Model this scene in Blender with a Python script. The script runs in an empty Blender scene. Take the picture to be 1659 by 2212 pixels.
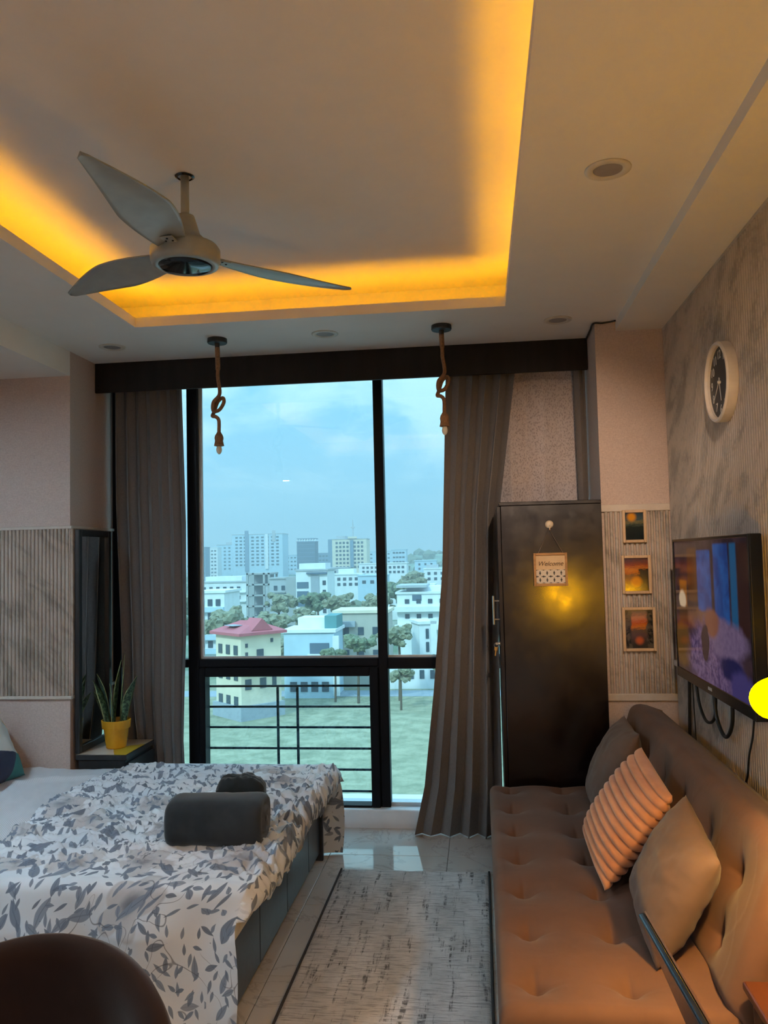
import bpy, bmesh, math, random
from mathutils import Vector, Matrix, noise, Euler

random.seed(7)
S = bpy.context.scene
COL = S.collection
PI = math.pi
R = math.radians

# ------------------------------------------------------------------ camera
FPX = 1750.0
EYE = 1.5
def camera():
    # room axes seen by the lens: depth axis meets the picture at (1036,1200), horizon slope -0.0225
    Y = Vector((1036 - 829.5, 1200 - 1106.0, FPX)).normalized()
    t = Vector((1, -0.0225, 0))
    Z = Y.cross(t).normalized()
    if Z.y > 0: Z = -Z
    X = Y.cross(Z).normalized()
    if X.x < 0: X = -X
    r = Vector((X.x, Y.x, Z.x)); d = Vector((X.y, Y.y, Z.y)); f = Vector((X.z, Y.z, Z.z))
    cd = bpy.data.cameras.new('camera')
    cd.sensor_fit = 'VERTICAL'; cd.sensor_height = 24.0
    cd.lens = FPX / 2212 * 24.0
    cd.clip_start = 0.05; cd.clip_end = 5000
    o = bpy.data.objects.new('camera', cd); COL.objects.link(o)
    m = Matrix.Identity(4)
    for i in range(3):
        m[i][0] = r[i]; m[i][1] = -d[i]; m[i][2] = -f[i]
    m[2][3] = EYE
    o.matrix_world = m
    S.camera = o
camera()

S.view_settings.view_transform = 'Standard'
S.view_settings.look = 'None'
S.view_settings.gamma = 1.0
S.view_settings.use_curve_mapping = False
S.view_settings.exposure = 0.0
S.cycles.max_bounces = 10
S.cycles.diffuse_bounces = 6
S.cycles.glossy_bounces = 4
S.cycles.transparent_max_bounces = 12
S.cycles.sample_clamp_indirect = 6.0
S.cycles.caustics_reflective = False
S.cycles.caustics_refractive = False

SKY_STRENGTH = 1.25
COVE_POWER = 24.0
LAMP_POWER = 140.0
DESK_FILL = 430.0  # added downlights out of view that fill the desk side
BEAM_LAMP_AND_FILL = 1050.0  # lamp mirrored in the window, and downlights added to fill the bed side
FILL_SPOT_POWER = 150.0  # added spotlight out of view, brightens the right pillar
SUN_POWER = 3.0

# ------------------------------------------------------------------ node helpers
class NT:
    def __init__(s, tree): s.t = tree; s.n = tree.nodes; s.l = tree.links
    def add(s, kind, **kw):
        n = s.n.new(kind)
        for k, v in kw.items():
            if k == 'inp':
                for a, b in v.items(): s.put(n, a, b)
            else: setattr(n, k, v)
        return n
    def put(s, n, a, b):
        i = n.inputs[a]
        if isinstance(b, bpy.types.NodeSocket): s.l.new(b, i)
        elif isinstance(b, bpy.types.Node): s.l.new(b.outputs[0], i)
        else:
            if i.type == 'RGBA' and len(b) == 3: b = (*b, 1)
            i.default_value = b
    def math(s, op, a, b=None, c=None, clamp=False):
        n = s.add('ShaderNodeMath', operation=op, use_clamp=clamp)
        for k, v in enumerate((a, b, c)):
            if v is not None: s.put(n, k, v)
        return n.outputs[0]
    def mix(s, f, a, b, mode='MIX'):
        n = s.add('ShaderNodeMix', data_type='RGBA', blend_type=mode)
        s.put(n, 0, f); s.put(n, 6, a); s.put(n, 7, b)
        return n.outputs[2]
    def ramp(s, f, pts, interp='LINEAR'):
        n = s.add('ShaderNodeValToRGB'); cr = n.color_ramp; cr.interpolation = interp
        while len(cr.elements) < len(pts): cr.elements.new(0.5)
        for e, (p, c) in zip(cr.elements, pts):
            e.position = p
            e.color = (*c, 1) if hasattr(c, '__len__') else (c, c, c, 1)
        s.put(n, 0, f)
        return n.outputs[0]
    def smooth(s, v, a, b, to0=0.0, to1=1.0):
        n = s.add('ShaderNodeMapRange', interpolation_type='SMOOTHSTEP')
        for k, x in zip((0, 1, 2, 3, 4), (v, a, b, to0, to1)): s.put(n, k, x)
        return n.outputs[0]
    def noise(s, vec, scale, detail=3, rough=0.5, dist=0.0):
        n = s.add('ShaderNodeTexNoise', inp={'Scale': scale, 'Detail': detail, 'Roughness': rough, 'Distortion': dist})
        if vec is not None: s.put(n, 'Vector', vec)
        return n.outputs['Fac']
    def vscale(s, vec, sc, loc=(0, 0, 0), rot=(0, 0, 0)):
        n = s.add('ShaderNodeMapping'); s.put(n, 0, vec)
        n.inputs['Scale'].default_value = sc; n.inputs['Location'].default_value = loc
        n.inputs['Rotation'].default_value = rot
        return n.outputs[0]
    def sep(s, vec):
        n = s.add('ShaderNodeSeparateXYZ'); s.put(n, 0, vec); return n.outputs
    def comb(s, x, y, z=0.0):
        n = s.add('ShaderNodeCombineXYZ'); s.put(n, 0, x); s.put(n, 1, y); s.put(n, 2, z); return n.outputs[0]
    def bump(s, h, strength=0.3, dist=0.01):
        return s.add('ShaderNodeBump', inp={'Strength': strength, 'Distance': dist, 'Height': h}).outputs[0]

MATS = {}
def material(name, col=(0.5, 0.5, 0.5), rough=0.6, metal=0.0, fn=None, spec=0.5, sheen=0.0, coat=0.0, emit=None, estr=0.0, rvar=0.0):
    """Principled material; every one gets a little procedural variation in colour and relief."""
    if name in MATS: return MATS[name]
    m = bpy.data.materials.new(name); m.use_nodes = True
    nt = NT(m.node_tree); b = nt.n['Principled BSDF']
    nt.put(b, 'Base Color', col); nt.put(b, 'Roughness', rough); nt.put(b, 'Metallic', metal)
    nt.put(b, 'Specular IOR Level', spec)
    if sheen:
        nt.put(b, 'Sheen Weight', sheen); nt.put(b, 'Sheen Roughness', 0.45)
    if coat:
        nt.put(b, 'Coat Weight', coat); nt.put(b, 'Coat Roughness', 0.12)
    if emit:
        nt.put(b, 'Emission Color', emit); nt.put(b, 'Emission Strength', estr)
    if fn: fn(nt, b)
    else:
        tc = nt.add('ShaderNodeTexCoord').outputs['Object']
        f = nt.noise(tc, 18, 3)
        nt.put(b, 'Base Color', nt.mix(nt.smooth(f, 0.3, 0.7), tuple(c * 0.93 for c in col), tuple(min(1, c * 1.05) for c in col)))
    MATS[name] = m
    return m
def grain(scale=60, amt=0.15, bump=0.15, dist=0.004, aniso=(1, 1, 1), world=False):
    def fn(nt, b):
        col = tuple(b.inputs['Base Color'].default_value)[:3]
        src = nt.add('ShaderNodeNewGeometry').outputs['Position'] if world else nt.add('ShaderNodeTexCoord').outputs['Object']
        v = nt.vscale(src, aniso)
        f = nt.noise(v, scale, 4, 0.6)
        nt.put(b, 'Base Color', nt.mix(nt.smooth(f, 0.25, 0.75), tuple(c * (1 - amt) for c in col), tuple(min(1, c * (1 + amt)) for c in col)))
        if bump: nt.put(b, 'Normal', nt.bump(f, bump, dist))
    return fn

# ------------------------------------------------------------------ world: hazy blue sky with soft cloud
def world():
    w = bpy.data.worlds.new('sky'); S.world = w; w.use_nodes = True
    nt = NT(w.node_tree)
    bg = nt.n['Background']
    d = nt.add('ShaderNodeTexCoord').outputs['Generated']
    x, y, z = nt.sep(d)
    zz = nt.math('MAXIMUM', z, 0.0)
    base = nt.ramp(zz, [(0.0, (0.62, 0.80, 0.90)), (0.08, (0.36, 0.66, 0.86)), (0.35, (0.26, 0.58, 0.84)), (1.0, (0.22, 0.46, 0.78))])
    den = nt.math('ADD', zz, 0.35)
    v = nt.comb(nt.math('DIVIDE', x, den), nt.math('DIVIDE', y, den), nt.math('MULTIPLY', z, 1.6))
    n1 = nt.noise(v, 2.6, 7, 0.56, 0.35)
    n2 = nt.noise(v, 0.9, 3, 0.5)
    f = nt.math('ADD', nt.math('MULTIPLY', n1, 0.7), nt.math('MULTIPLY', n2, 0.4))
    cl = nt.math('MULTIPLY', nt.smooth(f, 0.47, 0.60), nt.smooth(zz, 0.04, 0.14))
    col = nt.mix(cl, base, (0.97, 1.0, 1.02))
    col = nt.mix(nt.smooth(z, -0.02, 0.0, 1.0, 0.0), col, (0.36, 0.42, 0.42))
    # overcast-type luminance: the sky grows steadily brighter towards the zenith (about 3 : 1)
    lum = nt.smooth(zz, 0.05, 1.0, 1.0, 3.0)
    nt.put(bg, 'Color', col); nt.put(bg, 'Strength', nt.math('MULTIPLY', lum, SKY_STRENGTH))
world()

def sun():
    l = bpy.data.lights.new('sun', 'SUN'); l.energy = SUN_POWER; l.angle = R(6); l.color = (1, 0.93, 0.82)
    o = bpy.data.objects.new('sun', l); COL.objects.link(o)
    o.rotation_euler = (R(52), 0, R(-28))      # high behind the building: lights the town, not the room
sun()

# ------------------------------------------------------------------ object helpers
def tag(o, label=None, cat=None, group=None, kind=None):
    if label: o['label'] = label
    if cat: o['category'] = cat
    if group: o['group'] = group
    if kind: o['kind'] = kind
    return o
def mesh_of(name, bm, mat=None, smooth=False):
    me = bpy.data.meshes.new(name)
    bmesh.ops.recalc_face_normals(bm, faces=bm.faces)
    bm.to_mesh(me); bm.free()
    if smooth:
        me.polygons.foreach_set('use_smooth', [True] * len(me.polygons))
    if mat:
        for m in (mat if isinstance(mat, (list, tuple)) else [mat]): me.materials.append(m)
    return me
def obj(name, data, mat=None, parent=None, loc=None, rot=None, smooth=False, scale=None):
    if isinstance(data, bmesh.types.BMesh): data = mesh_of(name, data, mat, smooth)
    elif mat is not None and data is not None and not data.materials: data.materials.append(mat)
    o = bpy.data.objects.new(name, data); COL.objects.link(o)
    if parent: o.parent = parent
    if loc is not None: o.location = loc
    if rot is not None: o.rotation_euler = rot
    if scale is not None: o.scale = scale
    return o
def thing(name, label, cat, loc=(0, 0, 0), rot=(0, 0, 0), group=None):
    o = obj(name, None, loc=loc, rot=rot)
    o.empty_display_size = 0.1
    return tag(o, label, cat, group)
def box(x0, x1, y0, y1, z0, z1, bev=0.0, seg=2, bm=None):
    new = bm is None
    b = bmesh.new() if (new or bev) else bm
    vs = [b.verts.new((x, y, z)) for x in (x0, x1) for y in (y0, y1) for z in (z0, z1)]
    for f in ((0, 1, 3, 2), (4, 6, 7, 5), (0, 4, 5, 1), (2, 3, 7, 6), (0, 2, 6, 4), (1, 5, 7, 3)):
        b.faces.new([vs[i] for i in f])
    if bev:
        bmesh.ops.bevel(b, geom=list(b.edges), offset=bev, segments=seg, profile=0.5, affect='EDGES')
        if not new:
            me = bpy.data.meshes.new('t'); b.to_mesh(me); b.free(); bm.from_mesh(me); bpy.data.meshes.remove(me)
            return bm
    return b
def lathe(prof, seg=32, bm=None, axis='z', cen=(0, 0, 0)):
    b = bm or bmesh.new()
    rings = []
    for r, h in prof:
        ring = []
        for i in range(seg):
            a = 2 * PI * i / seg
            p = (r * math.cos(a), r * math.sin(a), h)
            if axis == 'x': p = (h, p[0], p[1])
            if axis == 'y': p = (p[0], h, p[1])
            ring.append(b.verts.new((p[0] + cen[0], p[1] + cen[1], p[2] + cen[2])))
        rings.append(ring)
    for a, c in zip(rings, rings[1:]):
        for i in range(seg):
            b.faces.new((a[i], a[(i + 1) % seg], c[(i + 1) % seg], c[i]))
    if tuple(prof[0]) != tuple(prof[-1]):
        for ring, (r, h) in ((rings[0], prof[0]), (rings[-1], prof[-1])):
            if r > 1e-5: b.faces.new(ring)
    bmesh.ops.remove_doubles(b, verts=b.verts, dist=1e-6)
    return b
def tube(pts, rad, seg=8, bm=None, closed=False):
    b = bm or bmesh.new()
    pts = [Vector(p) for p in pts]
    rads = rad if isinstance(rad, (list, tuple)) else [rad] * len(pts)
    rings = []; up = Vector((0.13, 0.31, 0.94))
    n = len(pts)
    for i, p in enumerate(pts):
        a = pts[(i - 1) % n] if (closed or i > 0) else p
        c = pts[(i + 1) % n] if (closed or i < n - 1) else p
        t = (c - a).normalized()
        u = t.cross(up)
        if u.length < 1e-3: u = t.cross(Vector((1, 0, 0)))
        u.normalize(); v = t.cross(u)
        up = u.cross(t) * 1.0 if u.cross(t).length > 1e-3 else up
        rings.append([b.verts.new(p + (u * math.cos(2 * PI * k / seg) + v * math.sin(2 * PI * k / seg)) * rads[i]) for k in range(seg)])
    rng = range(n if closed else n - 1)
    for i in rng:
        a, c = rings[i], rings[(i + 1) % n]
        for k in range(seg): b.faces.new((a[k], a[(k + 1) % seg], c[(k + 1) % seg], c[k]))
    if not closed:
        b.faces.new(rings[0]); b.faces.new(rings[-1][::-1])
    return b
def spline(ctrl, n=12):
    P = [Vector(p) for p in ctrl]; P = [P[0] * 2 - P[1]] + P + [P[-1] * 2 - P[-2]]
    out = []
    for i in range(1, len(P) - 2):
        for k in range(n):
            t = k / n; a, b, c, d = P[i - 1], P[i], P[i + 1], P[i + 2]
            out.append(0.5 * ((2 * b) + (c - a) * t + (2 * a - 5 * b + 4 * c - d) * t * t + (3 * b - a - 3 * c + d) * t ** 3))
    out.append(P[-2]); return out
def grid(nu, nv, fn, name='cloth', mat=None, uv=None, thick=0.0, smooth=True):
    vs = []; uvs = []
    for j in range(nv + 1):
        for i in range(nu + 1):
            u, v = i / nu, j / nv
            vs.append(fn(u, v)); uvs.append(uv(u, v) if uv else (u, v))
    fs = [(j * (nu + 1) + i, j * (nu + 1) + i + 1, (j + 1) * (nu + 1) + i + 1, (j + 1) * (nu + 1) + i) for j in range(nv) for i in range(nu)]
    me = bpy.data.meshes.new(name); me.from_pydata([tuple(v) for v in vs], [], fs)
    l = me.uv_layers.new(name='UVMap')
    flat = []
    for f in fs:
        for k in f: flat += uvs[k]
    l.data.foreach_set('uv', flat)
    if smooth: me.polygons.foreach_set('use_smooth', [True] * len(fs))
    if mat: me.materials.append(mat)
    me.update()
    return me
def copy_tree(o, parent=None):
    c = o.copy(); COL.objects.link(c)
    if parent: c.parent = parent
    for ch in o.children:
        copy_tree(ch, c)
    return c
def text_mesh(s, size, mat, depth=0.001, align='CENTER', shear=0.0):
    cu = bpy.data.curves.new('text', 'FONT'); cu.body = s; cu.size = size; cu.extrude = depth
    cu.align_x = align; cu.align_y = 'CENTER'; cu.shear = shear; cu.resolution_u = 3
    o = bpy.data.objects.new('text', cu); COL.objects.link(o)
    dg = bpy.context.evaluated_depsgraph_get()
    me = bpy.data.meshes.new_from_object(o.evaluated_get(dg))
    bpy.data.objects.remove(o); bpy.data.curves.remove(cu)
    me.materials.clear(); me.materials.append(mat)
    return me
def fbm(x, y, z=0.0, o=3):
    return noise.fractal((x, y, z), 0.9, 2.1, o)

# ------------------------------------------------------------------ surface materials
def m_marble_slat(nt, b):
    p = nt.add('ShaderNodeNewGeometry').outputs['Position']
    v = nt.vscale(p, (1, 1, 1), rot=(R(38), R(-38), 0))
    n = nt.noise(nt.vscale(v, (1.6, 1.6, 4.6)), 1.5, 5, 0.62, 1.3)
    n2 = nt.noise(nt.vscale(v, (3, 3, 9)), 2.0, 4, 0.6, 0.8)
    f = nt.math('ADD', nt.math('MULTIPLY', n, 0.75), nt.math('MULTIPLY', n2, 0.25))
    col = nt.ramp(f, [(0.30, (0.20, 0.18, 0.155)), (0.42, (0.31, 0.275, 0.235)), (0.50, (0.43, 0.375, 0.325)), (0.62, (0.49, 0.43, 0.375)), (0.74, (0.36, 0.315, 0.27))])
    nt.put(b, 'Base Color', col)
MARBLE = material('fluted_marble', rough=0.35, fn=m_marble_slat)
def m_paper(nt, b):
    p = nt.add('ShaderNodeNewGeometry').outputs['Position']
    a = nt.noise(nt.vscale(p, (1, 1, 6)), 90, 3, 0.6)
    c = nt.noise(nt.vscale(p, (6, 6, 1)), 90, 3, 0.6)
    f = nt.math('MULTIPLY', nt.math('ADD', a, c), 0.5)
    nt.put(b, 'Base Color', nt.mix(nt.smooth(f, 0.38, 0.62), (0.47, 0.37, 0.33), (0.60, 0.49, 0.44)))
    nt.put(b, 'Normal', nt.bump(f, 0.25, 0.002))
PAPER = material('linen_wallpaper', rough=0.75, fn=m_paper)
PAINT = material('ceiling_paint', (0.80, 0.77, 0.74), 0.85, fn=grain(7, 0.015, 0.05, 0.002, world=True))
TRIMW = material('pale_panel_trim', (0.55, 0.49, 0.43), 0.5)
BLACKM = material('black_aluminium', (0.005, 0.005, 0.007), 0.45, spec=0.15)
SILLW = material('white_stone', (0.72, 0.72, 0.74), 0.3, fn=grain(9, 0.05, 0.03, 0.001))
def m_tile(nt, b):
    p = nt.add('ShaderNodeNewGeometry').outputs['Position']
    n = nt.noise(nt.vscale(p, (1, 1, 1), rot=(0, 0, R(31))), 2.2, 6, 0.6, 1.6)
    vein = nt.smooth(nt.math('ABSOLUTE', nt.math('SUBTRACT', n, 0.5)), 0.0, 0.022, 1.0, 0.0)
    cl = nt.noise(p, 1.4, 3)
    col = nt.mix(nt.smooth(cl, 0.3, 0.7), (0.50, 0.46, 0.42), (0.62, 0.58, 0.54))
    nt.put(b, 'Base Color', nt.mix(nt.math('MULTIPLY', vein, 0.35), col, (0.26, 0.22, 0.19)))
TILE = material('polished_marble_tile', rough=0.07, fn=m_tile, spec=0.6)
GROUT = material('grout', (0.22, 0.20, 0.18), 0.8)
DARKWOOD = material('near_black_wood', (0.012, 0.009, 0.009), 0.5, spec=0.2, fn=grain(24, 0.3, 0.06, 0.002, (1, 1, 0.12)))

# ------------------------------------------------------------------ room shell
XL, XR, YB, YP = -2.9, 0.942, -2.6, 4.095
ZC, ZU = 2.65, 2.85
PLX, PRX = -2.165, 0.604            # inner faces of the two pillars
WY = 4.62                           # window frame front

def shell():
    fl = tag(obj('floor', box(XL, 1.1, YB, 4.75, -0.12, -0.012), GROUT), kind='structure')
    xs = [-2.6 + 0.6 * i for i in range(-1, 7)]; ys = [-2.45 + 0.6 * i for i in range(-1, 13)]
    cache = {}
    for i in range(len(xs)):
        for j in range(len(ys)):
            x0, x1 = max(XL, xs[i]), min(XR, xs[i] + 0.6); y0, y1 = max(YB, ys[j]), min(4.56, ys[j] + 0.6)
            if x1 - x0 < 0.02 or y1 - y0 < 0.02: continue
            k = (round(x1 - x0, 3), round(y1 - y0, 3))
            if k not in cache: cache[k] = mesh_of('tile', box(0.0012, k[0] - 0.0012, 0.0012, k[1] - 0.0012, -0.012, 0, 0.0012, 1), TILE)
            obj('tile', cache[k], parent=fl, loc=(x0, y0, 0))
    # walls
    tag(obj('wall_back', box(XL - 0.15, XR + 0.15, YB - 0.15, YB, 0, 2.95), PAPER), kind='structure')
    tag(obj('wall_left', box(XL - 0.15, XL, YB, 4.75, 0, 2.95), PAPER), kind='structure')
    wr = tag(obj('wall_right', box(XR, XR + 0.15, YB, 4.75, 0, 2.95), MARBLE), kind='structure')
    pl = tag(obj('wall_pillar_left', box(XL, PLX, YP, 4.75, 0, 2.65), PAPER), kind='structure')
    pr = tag(obj('wall_pillar_right', box(PRX, XR, YP, 4.75, 0, 2.65), PAPER), kind='structure')
    tag(obj('wall_window', box(XL - 0.15, XR + 0.15, 4.66, 4.80, 2.60, 2.95), PAINT), kind='structure')
    # fluted slats
    def slat_mesh(w, d, z0, z1):
        b = bmesh.new(); prof = [(-w / 2, 0), (-w / 2, d * 0.35), (-w * 0.40, d * 0.75), (-w * 0.18, d), (w * 0.18, d), (w * 0.40, d * 0.75), (w / 2, d * 0.35), (w / 2, 0)]
        lo = [b.verts.new((x, -y, z0)) for x, y in prof]; hi = [b.verts.new((x, -y, z1)) for x, y in prof]
        for k in range(len(prof) - 1): b.faces.new((lo[k], lo[k + 1], hi[k + 1], hi[k]))
        b.faces.new(hi); b.faces.new(lo[::-1])
        return mesh_of('slat', b, MARBLE)
    P = 0.0238
    tall = slat_mesh(0.0172, 0.0125, 0.09, 2.588)
    y = YP - 0.016
    while y > 0.6:
        obj('slat', tall, parent=wr, loc=(XR, y, 0), rot=(0, 0, R(-90))); y -= P
    short = slat_mesh(0.0180, 0.0125, 0.815, 1.70)
    n = 13
    for k in range(n):
        obj('slat', short, parent=pr, loc=(PRX + 0.02 + (0.925 - PRX - 0.03) * k / (n - 1), YP, 0))
    low = slat_mesh(0.0160, 0.0115, 0.81, 1.692)
    x = PLX - 0.013
    while x > XL + 0.02:
        obj('slat', low, parent=pl, loc=(x, YP, 0)); x -= 0.0215
    y = YP + 0.013
    while y < 4.58:
        obj('slat', low, parent=pl, loc=(PLX, y, 0), rot=(0, 0, R(90))); y += 0.0215
    # thin trims closing the fluted panels
    for z0, z1 in ((1.70, 1.735), (0.78, 0.815)): obj('panel_trim', box(PRX - 0.004, 0.93, YP - 0.014, YP, z0, z1, 0.003), TRIMW, pr)
    for z0, z1 in ((1.692, 1.708), (0.792, 0.81)):
        obj('panel_trim', box(XL, PLX + 0.013, YP - 0.013, YP, z0, z1, 0.003), TRIMW, pl)
        obj('panel_trim', box(PLX, PLX + 0.013, YP, 4.6, z0, z1, 0.003), TRIMW, pl)
    obj('panel_trim', box(XR - 0.0125, XR, 0.6, YP - 0.002, 2.588, 2.603, 0.003), MARBLE, wr)
    # ceiling: raised tray with a light pocket all round
    cx0, cx1, cy0, cy1 = -1.638, 0.151, 0.35, 3.735
    PK = 0.30
    b = box(XL - 0.15, XR + 0.15, YB - 0.15, 4.80, ZU, ZU + 0.10)
    T = 0.014
    for a in ((XL, cx0, YB, 4.66), (cx1, XR, YB, 4.66), (cx0, cx1, YB, cy0), (cx0, cx1, cy1, 4.66)):
        box(a[0], a[1], a[2], a[3], ZC, ZC + T, bm=b)
    for a in ((XL, cx0 - PK, YB, 4.66), (cx1 + PK, XR, YB, 4.66), (cx0 - PK, cx1 + PK, YB, cy0 - PK), (cx0 - PK, cx1 + PK, cy1 + PK, 4.66)):
        box(a[0], a[1], a[2], a[3], ZC + T, ZU, bm=b)
    ce = tag(obj('ceiling', b, PAINT), kind='structure')
    LH = 0.048
    lip = bmesh.new()
    for a in ((cx0 - T, cx0, cy0 - T, cy1 + T), (cx1, cx1 + T, cy0 - T, cy1 + T), (cx0, cx1, cy0 - T, cy0), (cx0, cx1, cy1, cy1 + T)):
        box(a[0], a[1], a[2], a[3], ZC + T, ZC + LH, bm=lip)
    obj('cove_lip', lip, PAINT, ce)
    led = bpy.data.materials.new('warm_led_strip'); led.use_nodes = True; nt = NT(led.node_tree)
    nt.n.remove(nt.n['Principled BSDF'])
    e = nt.add('ShaderNodeEmission', inp={'Color': (1.0, 0.42, 0.0)})
    tc = nt.add('ShaderNodeNewGeometry').outputs['Position']
    nt.put(e, 'Strength', nt.smooth(nt.noise(tc, 3.2, 2), 0.3, 0.7, COVE_POWER * 0.7, COVE_POWER * 1.3))
    nt.put(nt.n['Material Output'], 0, e)
    o, w, h = 0.026, 0.014, ZC + T + 0.004
    for a in ((cx0 - T - o - w, cx0 - T - o, cy0 - 0.08, cy1 + 0.08), (cx1 + T + o, cx1 + T + o + w, cy0 - 0.08, cy1 + 0.08), (cx0, cx1, cy0 - T - o - w, cy0 - T - o), (cx0, cx1, cy1 + T + o, cy1 + T + o + w)):
        obj('led_strip', box(a[0], a[1], a[2], a[3], ZC + T, h), led, ce)
    # dropped beams along both side walls
    tag(obj('ceiling_beam_left', box(XL, PLX, YB, YP, 2.517, ZC), PAINT), kind='structure')
    tag(obj('ceiling_beam_right', box(0.705, XR, YB, YP, 2.603, ZC), PAINT), kind='structure')
    # sill step under the glass
    tag(obj('window_sill', box(PLX, PRX, 4.556, 4.78, -0.05, 0.10, 0.012, 3), SILLW), kind='structure')
shell()

# ------------------------------------------------------------------ window
def m_glass(nt, b):
    nt.n.remove(b)
    tr = nt.add('ShaderNodeBsdfTransparent', inp={'Color': (0.71, 0.935, 0.99)})
    gl = nt.add('ShaderNodeBsdfGlossy', inp={'Color': (0.9, 0.97, 1.0), 'Roughness': 0.0})
    # Schlick reflectance, the same from both sides of each face
    g = nt.add('ShaderNodeNewGeometry')
    dp = nt.add('ShaderNodeVectorMath', operation='DOT_PRODUCT'); nt.put(dp, 0, g.outputs['Incoming']); nt.put(dp, 1, g.outputs['Normal'])
    k = nt.math('POWER', nt.math('SUBTRACT', 1.0, nt.math('ABSOLUTE', dp.outputs['Value'])), 5.0)
    tc = nt.add('ShaderNodeTexCoord').outputs['Object']
    f = nt.math('ADD', nt.smooth(nt.noise(tc, 2, 2), 0.2, 0.8, 0.042, 0.048), nt.math('MULTIPLY', k, 0.9))
    mx = nt.add('ShaderNodeMixShader')
    nt.put(mx, 0, f)
    nt.put(mx, 1, tr.outputs[0]); nt.put(mx, 2, gl.outputs[0])
    nt.put(nt.n['Material Output'], 0, mx.outputs[0])
GLASS = material('tinted_window_glass', fn=m_glass)
BEAD = material('pale_glazing_bead', (0.55, 0.60, 0.62), 0.4)
def window():
    w = tag(obj('window_1', None, loc=(0, 0, 0)), kind='structure')
    y0, y1 = 4.60, 4.675
    def fr(name, *a): return obj(name, box(*a, 0.004, 1), BLACKM, w)
    LB, L0, L1 = -2.165, -1.705, -1.64
    M0, M1 = -0.588, -0.534
    fr('frame_jamb', LB, LB + 0.05, y0, y1, 0.10, 2.62)
    fr('frame_mullion', L0, L1, y0, y1, 0.10, 2.62)
    fr('frame_mullion', M0, M1, y0, y1, 0.10, 2.62)
    fr('frame_jamb', 0.554, 0.604, y0, y1, 0.10, 2.62)
    fr('frame_head', LB + 0.05, 0.554, y0, y1, 2.565, 2.62)
    fr('frame_base', LB + 0.05, L0, y0, y1, 0.10, 0.14)
    fr('frame_transom', L1, M0, y0, y1, 0.885, 0.933)
    fr('frame_transom', M1, 0.554, y0, y1, 0.87, 0.933)
    fr('frame_transom', LB + 0.05, L0, y0, y1, 0.885, 0.933)
    # opening sash in the lower middle bay
    s = obj('sash', box(L1, L1 + 0.038, y0 - 0.012, y1, 0.10, 0.884, 0.004, 1), BLACKM, w)
    obj('sash_rail', box(L1 + 0.038, M0 - 0.052, y0 - 0.012, y1, 0.832, 0.884, 0.004, 1), BLACKM, s)
    obj('sash_stile', box(M0 - 0.052, M0 - 0.001, y0 - 0.012, y1, 0.10, 0.884, 0.004, 1), BLACKM, s)
    obj('sash_rail', box(L1 + 0.038, M0 - 0.052, y0 - 0.012, y1, 0.10, 0.112, 0.003, 1), BLACKM, s)
    g0, g1 = 4.640, 4.646
    for x0, x1, z0, z1 in ((L1, M0, 0.933, 2.565), (M1, 0.554, 0.933, 2.565), (LB + 0.05, L0, 0.933, 2.565),
                           (L1 + 0.038, M0 - 0.052, 0.112, 0.832), (M1, 0.554, 0.12, 0.87), (LB + 0.05, L0, 0.14, 0.885)):
        obj('glass_pane', box(x0, x1, g0, g1, z0, z1), GLASS, w)
    obj('glazing_bead', box(L1, L1 + 0.022, 4.630, 4.640, 0.945, 2.565), BEAD, w)
    for a in ((L1, M0, 4.632, 4.640, 0.933, 0.945), (M1, 0.554, 4.632, 4.640, 0.933, 0.945), (M1, 0.554, 4.632, 4.640, 0.10, 0.12)):
        obj('glazing_bead', box(*a), BEAD, w)
    return w
window()
def railing():
    r = thing('window_railing', 'black steel safety railing of thin bars outside the lower left window pane', 'railing', (-1.12, 4.70, 0.10))
    def put(name, bm): return obj(name, bm, BLACKM, r, loc=(1.12, -4.70, -0.10))
    for z in (0.762, 0.642, 0.523, 0.402, 0.282, 0.160):
        put('bar', box(-1.66, -0.56, 4.694, 4.706, z - 0.006, z + 0.006, 0.002, 1))
    for x in (-1.20, -1.082):
        put('post', box(x - 0.007, x + 0.007, 4.693, 4.707, 0.10, 0.755, 0.002, 1))
railing()

# ------------------------------------------------------------------ curtain pelmet and curtains
def pelmet():
    t = thing('curtain_pelmet', 'long dark brown wooden pelmet board across the top of the window', 'pelmet', (-0.78, 4.376, 2.478))
    obj('front_board', box(PLX + 0.002, PRX - 0.002, 4.376, 4.394, 2.479, ZC - 0.001, 0.002, 1), DARKWOOD, t, loc=(0.78, -4.376, -2.478))
    obj('track', box(PLX + 0.05, PRX - 0.03, 4.44, 4.52, 2.60, 2.645), BLACKM, t, loc=(0.78, -4.376, -2.478))
pelmet()
def m_curtain(nt, b):
    uv = nt.add('ShaderNodeTexCoord').outputs['UV']
    n = nt.noise(nt.vscale(uv, (60, 500, 1)), 1.0, 3, 0.6)
    n2 = nt.noise(nt.vscale(uv, (500, 60, 1)), 1.0, 3, 0.6)
    f = nt.math('MULTIPLY', nt.math('ADD', n, n2), 0.5)
    nt.put(b, 'Base Color', nt.mix(nt.smooth(f, 0.3, 0.7), (0.128, 0.114, 0.110), (0.182, 0.165, 0.158)))
CURT = material('taupe_blackout_fabric', rough=0.85, fn=m_curtain, sheen=0.25)
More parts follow.
